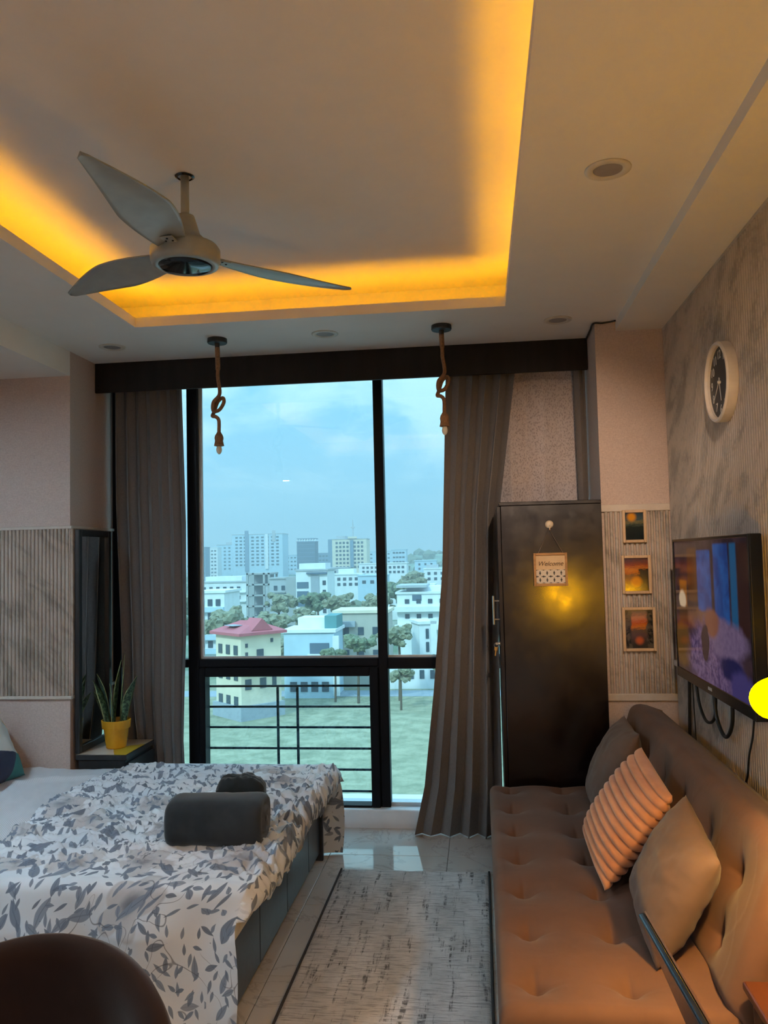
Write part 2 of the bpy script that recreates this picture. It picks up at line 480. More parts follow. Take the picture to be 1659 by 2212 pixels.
def m_lining(nt, b):
    uv = nt.add('ShaderNodeTexCoord').outputs['UV']
    vo = nt.add('ShaderNodeTexVoronoi', inp={'Scale': 75.0}); nt.put(vo, 'Vector', nt.vscale(uv, (1.0, 1.0, 1)))
    f = nt.noise(nt.vscale(uv, (1, 1.0, 1)), 95, 2)
    c = nt.math('ADD', nt.math('MULTIPLY', vo.outputs['Distance'], 0.5), nt.math('MULTIPLY', f, 0.6))
    nt.put(b, 'Base Color', nt.mix(nt.smooth(c, 0.35, 0.62), (0.34, 0.29, 0.29), (0.55, 0.49, 0.49)))
LINING = material('mottled_lining_fabric', rough=0.8, fn=m_lining)

def pleated(name, mat, y0, z0, z1, xl, xr, n, amp, nu=160, nv=40, phase=0.0, seed=0, yf=None, sharp=1.0):
    """hanging cloth: xl(t), xr(t) give the edges at height t (0 top, 1 bottom)"""
    def fn(u, v):
        a, c = xl(v), xr(v)
        ph = 2 * PI * n * u + phase + 0.7 * math.sin(3.1 * u + seed) + 0.35 * math.sin(v * 2.2 + 7 * u + seed)
        s = math.sin(ph); s = math.copysign(abs(s) ** sharp, s)
        am = amp * (0.75 + 0.35 * math.sin(5 * u + seed)) * (0.85 + 0.3 * v)
        x = a + (c - a) * u + 0.25 * am * math.sin(2 * ph)
        yy = y0 + am * s + (yf(u, v) if yf else 0)
        return (x, yy, z0 + (z1 - z0) * v)
    W = abs(xr(0.5) - xl(0.5)) * 2
    return grid(nu, nv, fn, name, mat, uv=lambda u, v: (u * W, v * 2.5))
def lerp(*pts):
    def f(t):
        for (a, p), (b, q) in zip(pts, pts[1:]):
            if t <= b:
                k = (t - a) / (b - a); return p + (q - p) * k
        return pts[-1][1]
    return f
def curtains():
    def top(name, me, label, cat, x, y):
        o = obj(name, me); tag(o, label, cat); 
        for v in me.vertices: v.co.x -= x; v.co.y -= y
        o.location = (x, y, 0); return o
    me = pleated('curtain', CURT, 4.53, 2.59, 0.115, lerp((0, -2.130), (0.3, -2.128), (0.75, -2.09), (1, -2.01)), lerp((0, -1.70), (0.35, -1.675), (0.6, -1.675), (0.85, -1.698), (1, -1.685)), 7.0, 0.036, seed=1.3)
    top('curtain', me, 'dark grey floor length curtain hanging left of the window above the bedside cabinet', 'curtain', -1.86, 4.53)
    me = pleated('curtain', CURT, 4.475, 2.59, 0.004, lerp((0, -0.150), (0.45, -0.20), (0.7, -0.262), (0.9, -0.325), (1, -0.385)), lerp((0, 0.225), (0.33, 0.105), (0.6, 0.082), (1, 0.078)), 4.6, 0.046, seed=4.1,
                 yf=lambda u, v: -0.02 * v * v)
    top('curtain', me, 'brown floor length curtain drawn aside between the window and the dark wardrobe', 'curtain', -0.09, 4.43)
    me = pleated('curtain', CURT, 4.46, 2.59, 0.02, lerp((0, 0.530), (1, 0.548)), lerp((0, 0.596), (1, 0.596)), 1.6, 0.022, nu=40, seed=2.0)
    top('curtain', me, 'narrow brown curtain strip beside the right pillar above the wardrobe', 'curtain', 0.565, 4.46)
    me = pleated('curtain_lining', LINING, 4.562, 2.59, 0.115, lerp((0, 0.12), (0.4, 0.11), (1, 0.11)), lerp((0, 0.545), (1, 0.562)), 2.6, 0.024, seed=0.4, phase=1.0)
    top('curtain_lining', me, 'pale mottled inner curtain showing between the brown curtains above the wardrobe', 'curtain', 0.3, 4.562)
curtains()

# ------------------------------------------------------------------ bed
def leaf_layer(nt, uv, scale, seed, aspect=2.4, size=0.42, keep=0.35):
    """scattered leaf shapes: one leaf per Voronoi cell, each turned its own way -> mask, tone"""
    v = nt.vscale(uv, (scale, scale, 1), loc=(seed, seed * 0.7, 0))
    vo = nt.add('ShaderNodeTexVoronoi', voronoi_dimensions='2D', inp={'Scale': 1.0, 'Randomness': 0.62}); nt.put(vo, 'Vector', v)
    d = nt.add('ShaderNodeVectorMath', operation='SUBTRACT'); nt.put(d, 0, v); nt.put(d, 1, vo.outputs['Position'])
    cr, cg, cb = nt.sep(vo.outputs['Color'])
    rot = nt.add('ShaderNodeVectorRotate', rotation_type='Z_AXIS'); nt.put(rot, 'Vector', d.outputs[0]); nt.put(rot, 'Angle', nt.math('MULTIPLY', cr, 6.283))
    x, y, z = nt.sep(rot.outputs[0])
    k = nt.math('DIVIDE', x, size)
    w = nt.math('MULTIPLY', nt.math('SUBTRACT', 1.0, nt.math('MULTIPLY', k, k)), nt.math('MULTIPLY', nt.math('ADD', 0.75, nt.math('MULTIPLY', k, 0.35)), size / aspect))
    inside = nt.smooth(nt.math('SUBTRACT', w, nt.math('ABSOLUTE', y)), 0.0, 0.02)
    rib = nt.smooth(nt.math('ABSOLUTE', y), 0.004, 0.02, 0.55, 1.0)
    on = nt.smooth(cg, keep, keep + 0.02)
    return nt.math('MULTIPLY', inside, on), nt.math('MULTIPLY', rib, nt.math('ADD', 0.45, nt.math('MULTIPLY', cb, 0.55))), (x, y, cg)
def m_floral(nt, b):
    uv = nt.add('ShaderNodeTexCoord').outputs['UV']
    wv = nt.noise(uv, 3, 2)
    base = nt.mix(nt.smooth(nt.noise(uv, 2.3, 2), 0.35, 0.65), (0.60, 0.66, 0.72), (0.72, 0.75, 0.78))
    col = base
    # pale watercolour blossoms
    v = nt.vscale(uv, (3.3, 3.3, 1), loc=(4.1, 2.7, 0))
    vo = nt.add('ShaderNodeTexVoronoi', voronoi_dimensions='2D', inp={'Scale': 1.0, 'Randomness': 0.9}); nt.put(vo, 'Vector', v)
    d = nt.add('ShaderNodeVectorMath', operation='SUBTRACT'); nt.put(d, 0, v); nt.put(d, 1, vo.outputs['Position'])
    x, y, z = nt.sep(d.outputs[0]); cr, cg, cb = nt.sep(vo.outputs['Color'])
    ang = nt.math('ADD', nt.math('ARCTAN2', y, x), nt.math('MULTIPLY', cr, 6.0))
    rad = nt.math('ADD', 0.27, nt.math('MULTIPLY', nt.math('ABSOLUTE', nt.math('SINE', nt.math('MULTIPLY', ang, 2.5))), 0.15))
    dd = vo.outputs['Distance']
    inside = nt.math('MULTIPLY', nt.smooth(nt.math('SUBTRACT', rad, dd), 0.0, 0.05), nt.smooth(cg, 0.45, 0.47))
    petal = nt.ramp(nt.math('DIVIDE', dd, 0.42), [(0.0, (0.05, 0.055, 0.075)), (0.16, (0.14, 0.15, 0.18)), (0.4, (0.44, 0.44, 0.46)), (0.75, (0.56, 0.55, 0.55)), (1.0, (0.30, 0.31, 0.34))])
    petal = nt.mix(nt.smooth(nt.noise(uv, 14, 3), 0.35, 0.7), petal, (0.46, 0.45, 0.46))
    col = nt.mix(nt.math('MULTIPLY', inside, 0.85), col, petal)
    for sc, seed, asp, size, keep in ((5.5, 0.0, 2.0, 0.31, 0.30), (8.0, 3.3, 2.2, 0.32, 0.20), (10.5, 5.9, 2.3, 0.32, 0.15), (13.0, 9.1, 2.4, 0.33, 0.15), (16.0, 7.7, 2.1, 0.32, 0.15)):
        m, t, _ = leaf_layer(nt, uv, sc, seed, asp, size, keep)
        leaf = nt.mix(t, (0.035, 0.05, 0.085), (0.20, 0.25, 0.33))
        col = nt.mix(nt.math('MULTIPLY', m, 0.92), col, leaf)
    # fine stems
    s = nt.noise(uv, 5.0, 1, 0.5, 1.2)
    stem = nt.smooth(nt.math('ABSOLUTE', nt.math('SUBTRACT', s, 0.52)), 0.0015, 0.006, 1.0, 0.0)
    stem = nt.math('MULTIPLY', stem, nt.smooth(nt.noise(uv, 2.0, 1), 0.52, 0.56))
    col = nt.mix(nt.math('MULTIPLY', stem, 0.7), col, (0.06, 0.065, 0.09))
    nt.put(b, 'Base Color', col)
    nt.put(b, 'Normal', nt.bump(nt.noise(uv, 400, 2), 0.1, 0.001))
FLORAL = material('floral_cotton', rough=0.75, fn=m_floral, sheen=0.1)
def m_sheet(nt, b):
    uv = nt.add('ShaderNodeTexCoord').outputs['UV']
    x, y, z = nt.sep(uv)
    s = nt.math('MULTIPLY', nt.math('SINE', nt.math('MULTIPLY', x, 620.0)), nt.math('SINE', nt.math('MULTIPLY', y, 620.0)))
    nt.put(b, 'Base Color', nt.mix(nt.smooth(s, -0.4, 0.4), (0.50, 0.49, 0.52), (0.66, 0.65, 0.67)))
    nt.put(b, 'Normal', nt.bump(s, 0.15, 0.002))
SHEET = material('fine_check_sheet', rough=0.8, fn=m_sheet)
BEDWOOD = material('charcoal_bed_wood', (0.030, 0.034, 0.044), 0.30, fn=grain(30, 0.25, 0.05, 0.002, (0.15, 1, 1)))
MATTR = material('mattress_ticking', (0.6, 0.6, 0.6), 0.8)
BZ = 0.455
def bed():
    t = thing('bed', 'dark charcoal wooden bed base with panelled foot end facing the sofa', 'bed', (-1.82, 3.3, 0))
    def put(n, bm, m=BEDWOOD): return obj(n, bm, m, t, loc=(1.82, -3.3, 0))
    ys = [2.56, 2.95, 3.37, 3.79, 4.05]
    for a, c in zip(ys, ys[1:]):
        put('foot_board', box(-0.852, -0.832, a + 0.0025, c - 0.0025, 0.04, 0.385, 0.003, 1))
    put('foot_post', box(-0.856, -0.816, 4.053, 4.075, 0.0, 0.40, 0.003, 1))
    put('plinth', box(-0.90, -0.87, 2.58, 4.06, 0, 0.06))
    put('top_rail', box(-0.862, -0.826, 2.56, 4.05, 0.388, 0.405, 0.003, 1))
    put('side_rail', box(-2.86, -0.856, 2.575, 2.59, 0.04, 0.39, 0.003, 1))
    put('side_rail', box(-2.86, -0.858, 4.055, 4.075, 0.04, 0.39, 0.003, 1))
    put('headboard', box(-2.89, -2.86, 2.5, 4.085, 0, 0.95, 0.01, 2))
    put('slat_deck', box(-2.85, -0.86, 2.59, 4.05, 0.22, 0.26))
    put('mattress', box(-2.85, -0.815, 2.585, 4.05, 0.262, 0.435, 0.03, 3), MATTR)
    # fitted sheet showing at the pillow end
    def fs(u, v):
        x = -2.855 + 1.25 * u; y = 2.56 + 1.53 * v
        z = BZ - 0.008 + 0.008 * fbm(x * 3, y * 3) + 0.007 * fbm(x * 9 + y * 5, y * 2 - x * 3, 2)
        r = (y - 3.86) - 0.42 * (x + 2.0)                   # one long soft ridge
        z += 0.020 * math.exp(-(r / 0.028) ** 2) * max(0, min(1, (x + 2.5) * 3)) * max(0, min(1, (-1.88 - x) * 5))
        e = min(y - 2.56, 4.09 - y, 0.05) / 0.05
        z -= 0.03 * (1 - e) ** 2
        return (x, y, z)
    o = obj('bed_sheet', grid(110, 130, fs, 'bed_sheet', SHEET, uv=lambda u, v: (u * 1.25, v * 1.53)))
    tag(o, 'plain pale grey sheet covering the pillow end of the bed', 'sheet')
    # floral bedspread: far drape, rounded edge, top, rounded edge, near drape
    ZT = BZ + 0.012; RR = 0.045
    YF, YN = 4.118, 2.553
    arc = RR * PI / 2
    drop = ZT - RR - 0.006
    flat = YF - YN - 2 * RR
    Lt = 2 * drop + 2 * arc + flat
    def path(v):
        """-> y, z, outward normal (ny, nz), k: 0 on the drapes .. 1 on the flat top, side"""
        s = v * Lt
        if s < drop: return YF, 0.006 + s, 1.0, 0.0, 0.0, 1
        s -= drop
        if s < arc:
            a = s / RR; return YF - RR + RR * math.cos(a), ZT - RR + RR * math.sin(a), math.cos(a), math.sin(a), 0.0, 1
        s -= arc
        if s < flat:
            e = min(s, flat - s); return YF - RR - s, ZT, 0.0, 1.0, min(1, e / 0.10), 0
        s -= flat
        if s < arc:
            a = s / RR; return YN + RR - RR * math.sin(a), ZT - RR + RR * math.cos(a), -math.sin(a), math.cos(a), 0.0, 2
        s -= arc
        return YN, ZT - RR - s, -1.0, 0.0, 0.0, 2
    rid = lambda a: 1 - abs(a) * 2.2
    def fd(u, v):
        y, z, ny, nz, k, side = path(v)
        left = -1.865 + 0.03 * math.sin(y * 5) + 0.10 * max(0, 1 - (y - 2.55) / 0.5) ** 2
        rim = -0.742 + 0.012 * math.sin(y * 7)
        hang = (ZT - z) / ZT                                    # 0 on top .. 1 at the floor
        right = rim + ((-0.735 if side == 1 else -0.795) - rim) * min(1, hang * 4) + (0.012 * math.sin(z * 9) if side else 0)
        over = 0.085 * max(0.0, 1 - hang * 5)
        W = right - left
        q = u * (W + over); x = left + min(q, W); dz = 0.0
        if q > W:
            a = (q - W) / max(over, 1e-4)
            x = right + 0.026 * math.sin(a * PI); dz = -0.010 - over * a * 0.95
        wx = x + 0.12 * fbm(x * 2.2, y * 2.2, 5); wy = y + 0.12 * fbm(x * 2.2 + 9, y * 2.2, 5)
        n1 = rid(noise.noise((wx * 3.0 + wy * 1.6, wy * 10 - wx * 2.6, 1.0)))
        n2 = rid(noise.noise((wx * 8 + wy * 5, wy * 26 - wx * 8, 4.0)))
        n4 = rid(noise.noise((wx * 15 + wy * 9, wy * 52 - wx * 20, 8.0)))
        n3 = fbm(wx * 5, wy * 5, 2.0)
        near = 0.40 + 0.60 * max(0, min(1, (y - 2.66) / 0.25))
        top = k * near * (0.020 * n1 + 0.019 * n2 + 0.014 * n4 + 0.016 * n3 - 0.018)
        g = max(0, 1 - abs(x - rim) / 0.20)                     # gathered folds along the foot edge
        top += g * 0.014 * math.sin(y * 80 + x * 70 + 4 * fbm(x * 8, y * 8)) * k
        c = y - (2.93 + 0.03 * math.sin(x * 6)); top -= 0.020 * math.exp(-(c / 0.018) ** 2) * k
        f = max(0.0, min(1, (hang - 0.08) * 4)) if side else 0.0
        dr = f * (0.026 + 0.012 * math.sin(x * 17 + 1.5) + 0.010 * fbm(x * 4, z * 3, 9))
        if u < 0.03: top -= 0.012 * (1 - u / 0.03) * (1 if not side else 0)
        d = top + dr
        return (x, y + ny * d, max(0.004, z + nz * d + dz))
    o = obj('bedspread', grid(230, 330, fd, 'bedspread', FLORAL, uv=lambda u, v: (u * 1.20, v * Lt)))
    tag(o, 'crumpled white bedspread printed with grey blue leaves and blossoms over the bed', 'bedspread')
bed()

# ------------------------------------------------------------------ soft cushions
def cushion_mesh(name, w, h, T, mat, n=48, ribs=0, pinch=0.06, wr=0.0, seed=0.0, droop=0.0):
    def pt(u, v, side):
        a, c = u * 2 - 1, v * 2 - 1
        f = max(0, (1 - abs(a) ** 2.6) * (1 - abs(c) ** 2.6)) ** 0.55
        z = T * f
        if ribs:
            rb = abs(math.sin(PI * ribs * v)) ** 0.55
            z = z * (0.78 + 0.22 * rb) + 0.013 * rb * min(1, f * 3) - 0.006 * min(1, f * 3)
        if wr: z += wr * min(1, 2 * f) * (fbm(a * 2.2 + seed, c * 2.2, side) + 0.7 * (1 - f) * math.sin((a * 9 + c * 9) + seed) * 0.6)
        px = a * w / 2 * (1 - pinch * (1 - abs(c) ** 2) * abs(a))
        py = c * h / 2 * (1 - pinch * (1 - abs(a) ** 2) * abs(c))
        if ribs: px += 0.009 * math.copysign(1, a) * (abs(math.sin(PI * ribs * v)) ** 0.7) * (abs(a) ** 8)
        return (px, py, side * z)
    vs = []; fs = []; uv = []
    for side in (1, -1):
        o = len(vs)
        for j in range(n + 1):
            for i in range(n + 1):
                vs.append(pt(i / n, j / n, side)); uv.append((i / n, j / n))
        for j in range(n):
            for i in range(n):
                q = [o + j * (n + 1) + i, o + j * (n + 1) + i + 1, o + (j + 1) * (n + 1) + i + 1, o + (j + 1) * (n + 1) + i]
                fs.append(tuple(q if side == 1 else q[::-1]))
    me = bpy.data.meshes.new(name); me.from_pydata(vs, [], fs)
    l = me.uv_layers.new(name='UVMap'); l.data.foreach_set('uv', [x for f in fs for k in f for x in uv[k]])
    bm = bmesh.new(); bm.from_mesh(me); bmesh.ops.remove_doubles(bm, verts=bm.verts, dist=1e-5); bm.to_mesh(me); bm.free()
    me.polygons.foreach_set('use_smooth', [True] * len(me.polygons))
    me.materials.append(mat)
    return me
def orient(o, c, ex, up):
    ex = Vector(ex).normalized(); up = Vector(up); ez = ex.cross(up).normalized(); ey = ez.cross(ex).normalized()
    m = Matrix.Identity(4)
    for i in range(3): m[i][0] = ex[i]; m[i][1] = ey[i]; m[i][2] = ez[i]; m[i][3] = c[i]
    o.matrix_world = m
def velvet(col, col2):
    def fn(nt, b):
        tc = nt.add('ShaderNodeTexCoord').outputs['Object']
        f = nt.noise(tc, 5, 4, 0.6); g = nt.noise(tc, 260, 2)
        nt.put(b, 'Base Color', nt.mix(nt.smooth(f, 0.3, 0.7), col, col2))
        nt.put(b, 'Normal', nt.bump(g, 0.12, 0.001))
    return fn
VELVET = material('brown_velvet', rough=0.9, fn=velvet((0.115, 0.060, 0.038), (0.14, 0.074, 0.048)), sheen=0.10, spec=0.2)
VELVET2 = material('taupe_velvet', rough=0.85, fn=velvet((0.125, 0.082, 0.060), (0.16, 0.105, 0.077)), sheen=0.15, spec=0.2)
PLUSH = material('apricot_plush', rough=0.95, fn=velvet((0.56, 0.23, 0.10), (0.72, 0.34, 0.17)), sheen=0.5, spec=0.1)
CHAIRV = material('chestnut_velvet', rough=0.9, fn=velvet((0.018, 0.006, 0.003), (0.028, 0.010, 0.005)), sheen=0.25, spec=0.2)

def m_geo(nt, b):
    uv = nt.add('ShaderNodeTexCoord').outputs['UV']
    x, y, z = nt.sep(uv)
    col = (0.66, 0.64, 0.60)
    def half(a, bb, c): return nt.smooth(nt.math('ADD', nt.math('ADD', nt.math('MULTIPLY', x, a), nt.math('MULTIPLY', y, bb)), c), -0.003, 0.003)
    col = nt.mix(half(-0.25, -1.0, 0.46), col, (0.012, 0.018, 0.06))
    tri = nt.math('MULTIPLY', half(1.25, -1.0, -0.80), half(-0.25, -1.0, 0.46))
    col = nt.mix(tri, col, (0.03, 0.20, 0.19))
    mus = nt.math('MULTIPLY', half(1.0, 0.0, -0.90), half(0.25, 1.0, -0.46))
    col = nt.mix(mus, col, (0.62, 0.33, 0.02))
    col = nt.mix(half(0.3, 1.0, -1.13), col, (0.62, 0.33, 0.02))
    col = nt.mix(half(0.3, 1.0, -1.19), col, (0.02, 0.06, 0.05))
    nt.put(b, 'Base Color', nt.mix(nt.math('MULTIPLY', nt.noise(uv, 200, 2), 0.15), col, (0.2, 0.2, 0.2)))
GEO = material('geometric_print', rough=0.8, fn=m_geo)
o = obj('bed_pillow', cushion_mesh('bed_pillow', 0.48, 0.46, 0.085, GEO, n=36, wr=0.01))
tag(o, 'pillow with white navy teal and mustard geometric print leaning at the bed head', 'pillow')
orient(o, (-2.405, 3.655, 0.655), (0, 1, 0), (-0.42, 0.05, 0.80))

# grey plush throw, rolled, with a second folded one behind
FUR = material('grey_plush_throw', rough=0.95, fn=velvet((0.020, 0.025, 0.030), (0.040, 0.047, 0.054)), sheen=0.25, spec=0.1)
def m_fold(nt, b):
    velvet((0.012, 0.016, 0.018), (0.03, 0.036, 0.04))(nt, b)
FUR2 = material('black_green_throw', rough=0.95, fn=m_fold, sheen=0.3, spec=0.1)
def throws():
    L, rx, rz = 0.355, 0.105, 0.083
    b = bmesh.new(); rings = []
    N = 40; K = 26
    for i in range(N + 1):
        s = i / N; x = (s - 0.5) * L
        e = min(1, min(s, 1 - s) / 0.10); sc = 0.80 + 0.20 * math.sqrt(1 - (1 - e) ** 2)
        ring = []
        for k in range(K):
            a = 2 * PI * k / K
            c, sn = math.cos(a), math.sin(a)
            sq = (abs(c) ** 3.2 + abs(sn) ** 3.2) ** (-1 / 3.2)
            r = sq * sc * (1 + 0.035 * fbm(x * 9, c * 1.4, sn * 1.4))
            ring.append(b.verts.new((x, rx * c * r, rz + rz * sn * r)))
        rings.append(ring)
    for p, q in zip(rings, rings[1:]):
        for k in range(K): b.faces.new((p[k], p[(k + 1) % K], q[(k + 1) % K], q[k]))
    for ring, x, sg in ((rings[0], -L / 2, 1), (rings[-1], L / 2, -1)):     # rolled end: spiral dimples
        inner = []
        for lev, dx in ((0.72, 0.022), (0.55, -0.006), (0.36, 0.02), (0.15, -0.002)):
            cur = [b.verts.new((x + sg * dx, v.co.y * lev, rz + (v.co.z - rz) * lev)) for v in ring]
            inner.append(cur)
        seq = [ring] + inner
        for p, q in zip(seq, seq[1:]):
            for k in range(K): b.faces.new((p[k], p[(k + 1) % K], q[(k + 1) % K], q[k]))
        b.faces.new(seq[-1])
    o = obj('throw_blanket', b, FUR, loc=(-0.985, 2.955, 0.470), rot=(0, 0, R(4)), smooth=True)
    tag(o, 'thick grey plush throw rolled up on the foot of the bed', 'blanket')
    def f2(u, v):
        a, c = u * 2 - 1, v * 2 - 1
        return (a * 0.095 * (1 - 0.06 * c * c), c * 0.05, 0.150 + 0.045 * max(0, (1 - a ** 6) * (1 - c ** 4)) + 0.014 * fbm(a * 2, c * 2))
    bm = bmesh.new(); me = grid(30, 20, f2, 'x'); bm.from_mesh(me)
    bd = [e for e in bm.edges if e.is_boundary]
    ex = bmesh.ops.extrude_edge_only(bm, edges=bd)
    for v in [g for g in ex['geom'] if isinstance(g, bmesh.types.BMVert)]: v.co.z = 0.0
    bmesh.ops.contextual_create(bm, geom=[e for e in bm.edges if e.is_boundary])
    o = obj('folded_cloth', bm, FUR2, loc=(-0.95, 3.13, 0.468), rot=(0, 0, R(6)), smooth=True)
    tag(o, 'small black green folded cloth behind the grey rolled throw on the bed', 'cloth')
throws()

# ------------------------------------------------------------------ bedside cabinet, mirror, plant
def m_cabtop(nt, b):
    tc = nt.add('ShaderNodeTexCoord').outputs['Object']
    x, y, z = nt.sep(tc)
    tri = nt.smooth(nt.math('SUBTRACT', nt.math('ADD', nt.math('MULTIPLY', x, 0.6), -0.02), nt.math('ABSOLUTE', nt.math('ADD', y, 0.11))), -0.12, -0.118)
    col = nt.mix(tri, (0.55, 0.47, 0.38), (0.55, 0.36, 0.02))
    col = nt.mix(nt.smooth(nt.math('ADD', x, nt.math('MULTIPLY', y, 0.5)), -0.02, -0.018), (0.60, 0.50, 0.42), col)
    nt.put(b, 'Base Color', nt.mix(nt.math('MULTIPLY', nt.noise(tc, 30, 2), 0.12), col, (0.3, 0.25, 0.2)))
CABTOP = material('cream_and_mustard_top', rough=0.35, fn=m_cabtop)
BLACKW = material('black_stained_wood', (0.016, 0.015, 0.017), 0.35, fn=grain(30, 0.3, 0.05, 0.002, (1, 1, 0.2)))
def bedside():
    x0, x1, y0, y1, zt = -2.145, -1.865, 4.112, 4.482, 0.50
    t = thing('bedside_cabinet', 'low black bedside cabinet with cream and mustard top in the window corner', 'cabinet', ((x0 + x1) / 2, (y0 + y1) / 2, 0))
    L = (-(x0 + x1) / 2, -(y0 + y1) / 2, 0)
    obj('body', box(x0 + 0.01, x1 - 0.01, y0 + 0.01, y1, 0.0, zt - 0.03, 0.003, 1), BLACKW, t, loc=L)
    obj('top_frame', box(x0, x1, y0, y1, zt - 0.03, zt - 0.002, 0.003, 1), BLACKW, t, loc=L)
    obj('top_inlay', box(-0.135, 0.135, -0.18, 0.18, zt - 0.001, zt), CABTOP, t)
    for k, (a, c) in enumerate(((0.05, 0.245), (0.255, 0.455))):
        d = obj('drawer', box(x1 - 0.009, x1 + 0.006, y0 + 0.02, y1 - 0.01, a, c, 0.003, 1), BLACKW, t, loc=L)
        obj('knob', lathe([(0.004, 0), (0.004, 0.012), (0.010, 0.016), (0.010, 0.022), (0.0, 0.026)], 16, axis='x'), STEEL, d, loc=(x1 + 0.006, (y0 + y1) / 2, (a + c) / 2))
STEEL = material('brushed_steel', (0.55, 0.55, 0.56), 0.3, 1.0)
bedside()
def mirror():
    # stands on the cabinet against the pillar side
    t = thing('wall_mirror', 'tall black framed mirror standing on the bedside cabinet against the left pillar', 'mirror', (PLX + 0.03, 4.27, 0.50))
    L = (-(PLX + 0.03), -4.27, -0.50)
    x0, x1 = PLX + 0.014, PLX + 0.040
    y0, y1, z0, z1, w = 4.115, 4.50, 0.502, 1.688, 0.036
    for n, a in (('frame_stile', (y0, y0 + w, z0, z1)), ('frame_stile', (y1 - w, y1, z0, z1)), ('frame_rail', (y0 + w, y1 - w, z0, z0 + w)), ('frame_rail', (y0 + w, y1 - w, z1 - w, z1))):
        obj(n, box(x0, x1, *a, 0.004, 2), BLACKW, t, loc=L)
    def fm(nt, b):
        nt.put(b, 'Roughness', nt.smooth(nt.noise(nt.add('ShaderNodeTexCoord').outputs['Object'], 3, 2), 0.3, 0.7, 0.01, 0.03))
    obj('mirror_glass', box(x0 + 0.004, x0 + 0.012, y0 + w, y1 - w, z0 + w, z1 - w), material('silvered_glass', (0.86, 0.88, 0.88), 0.02, 1.0, fn=fm), t, loc=L)
mirror()
def plant():
    c = (-2.0, 4.285, 0.50)
    t = thing('potted_snake_plant', 'snake plant in a mustard yellow pot on the bedside cabinet', 'plant', c)
    POT = material('mustard_clay', (0.62, 0.30, 0.012), 0.5, fn=grain(20, 0.08, 0.1, 0.002))
    obj('pot', lathe([(0.0, 0.0), (0.050, 0.0), (0.053, 0.004), (0.066, 0.105), (0.074, 0.106), (0.078, 0.150), (0.072, 0.150), (0.066, 0.118), (0.0, 0.118)], 40), POT, t, smooth=False)
    obj('soil', lathe([(0.0, 0.118), (0.068, 0.118), (0.055, 0.126), (0.0, 0.130)], 24), material('soil', (0.03, 0.022, 0.016), 0.95, fn=grain(80, 0.4, 0.5, 0.004)), t)
    def m_leaf(nt, b):
        uv = nt.add('ShaderNodeTexCoord').outputs['UV']
        x, y, z = nt.sep(uv)
        n = nt.noise(nt.vscale(uv, (2.5, 16, 1)), 1.0, 3, 0.6, 0.6)
        col = nt.mix(nt.smooth(n, 0.45, 0.58), (0.012, 0.035, 0.018), (0.10, 0.17, 0.09))
        ed = nt.smooth(nt.math('ABSOLUTE', nt.math('SUBTRACT', x, 0.5)), 0.40, 0.46)
        nt.put(b, 'Base Color', nt.mix(nt.math('MULTIPLY', ed, 0.6), col, (0.35, 0.38, 0.16)))
    LEAF = material('banded_leaf', rough=0.4, fn=m_leaf)
    specs = [(-0.012, 0.0, 0.37, 0.046, 75, 0.03, 0), (0.02, 0.012, 0.40, 0.05, 95, 0.015, 1), (0.040, -0.01, 0.255, 0.036, 20, 0.05, 2), (-0.035, 0.008, 0.30, 0.042, 120, -0.06, 3),
             (-0.03, -0.02, 0.27, 0.04, 60, -0.07, 4), (0.005, -0.03, 0.25, 0.038, 100, -0.02, 5), (-0.05, -0.005, 0.20, 0.032, 150, -0.07, 6), (0.028, 0.03, 0.28, 0.04, 45, 0.06, 7)]
    for x, y, h, w, a, lean, k in specs:
        ca, sa = math.cos(R(a)), math.sin(R(a))
        def fl(u, v, h=h, w=w, lean=lean, x=x, y=y, ca=ca, sa=sa):
            s = (u - 0.5) * 2
            ww = w / 2 * (0.55 + 0.75 * math.sin(min(1, v * 1.15) * PI * 0.62)) * (1 - max(0, (v - 0.62) / 0.38) ** 1.7)
            tw = 0.5 * v
            c2, s2 = math.cos(tw), math.sin(tw)
            px = ca * c2 - sa * s2; py = sa * c2 + ca * s2
            cup = 0.010 * (s * s - 0.4) * (1 - v)
            return (x + lean * v * v * 1.2 + s * ww * px - cup * py, y + s * ww * py + cup * px + 0.02 * math.sin(k + v), 0.10 + h * v)
        me = grid(6, 22, fl, 'leaf', LEAF)
        lf = obj('leaf', me, parent=t)
        sm = lf.modifiers.new('thickness', 'SOLIDIFY'); sm.thickness = 0.003
plant()

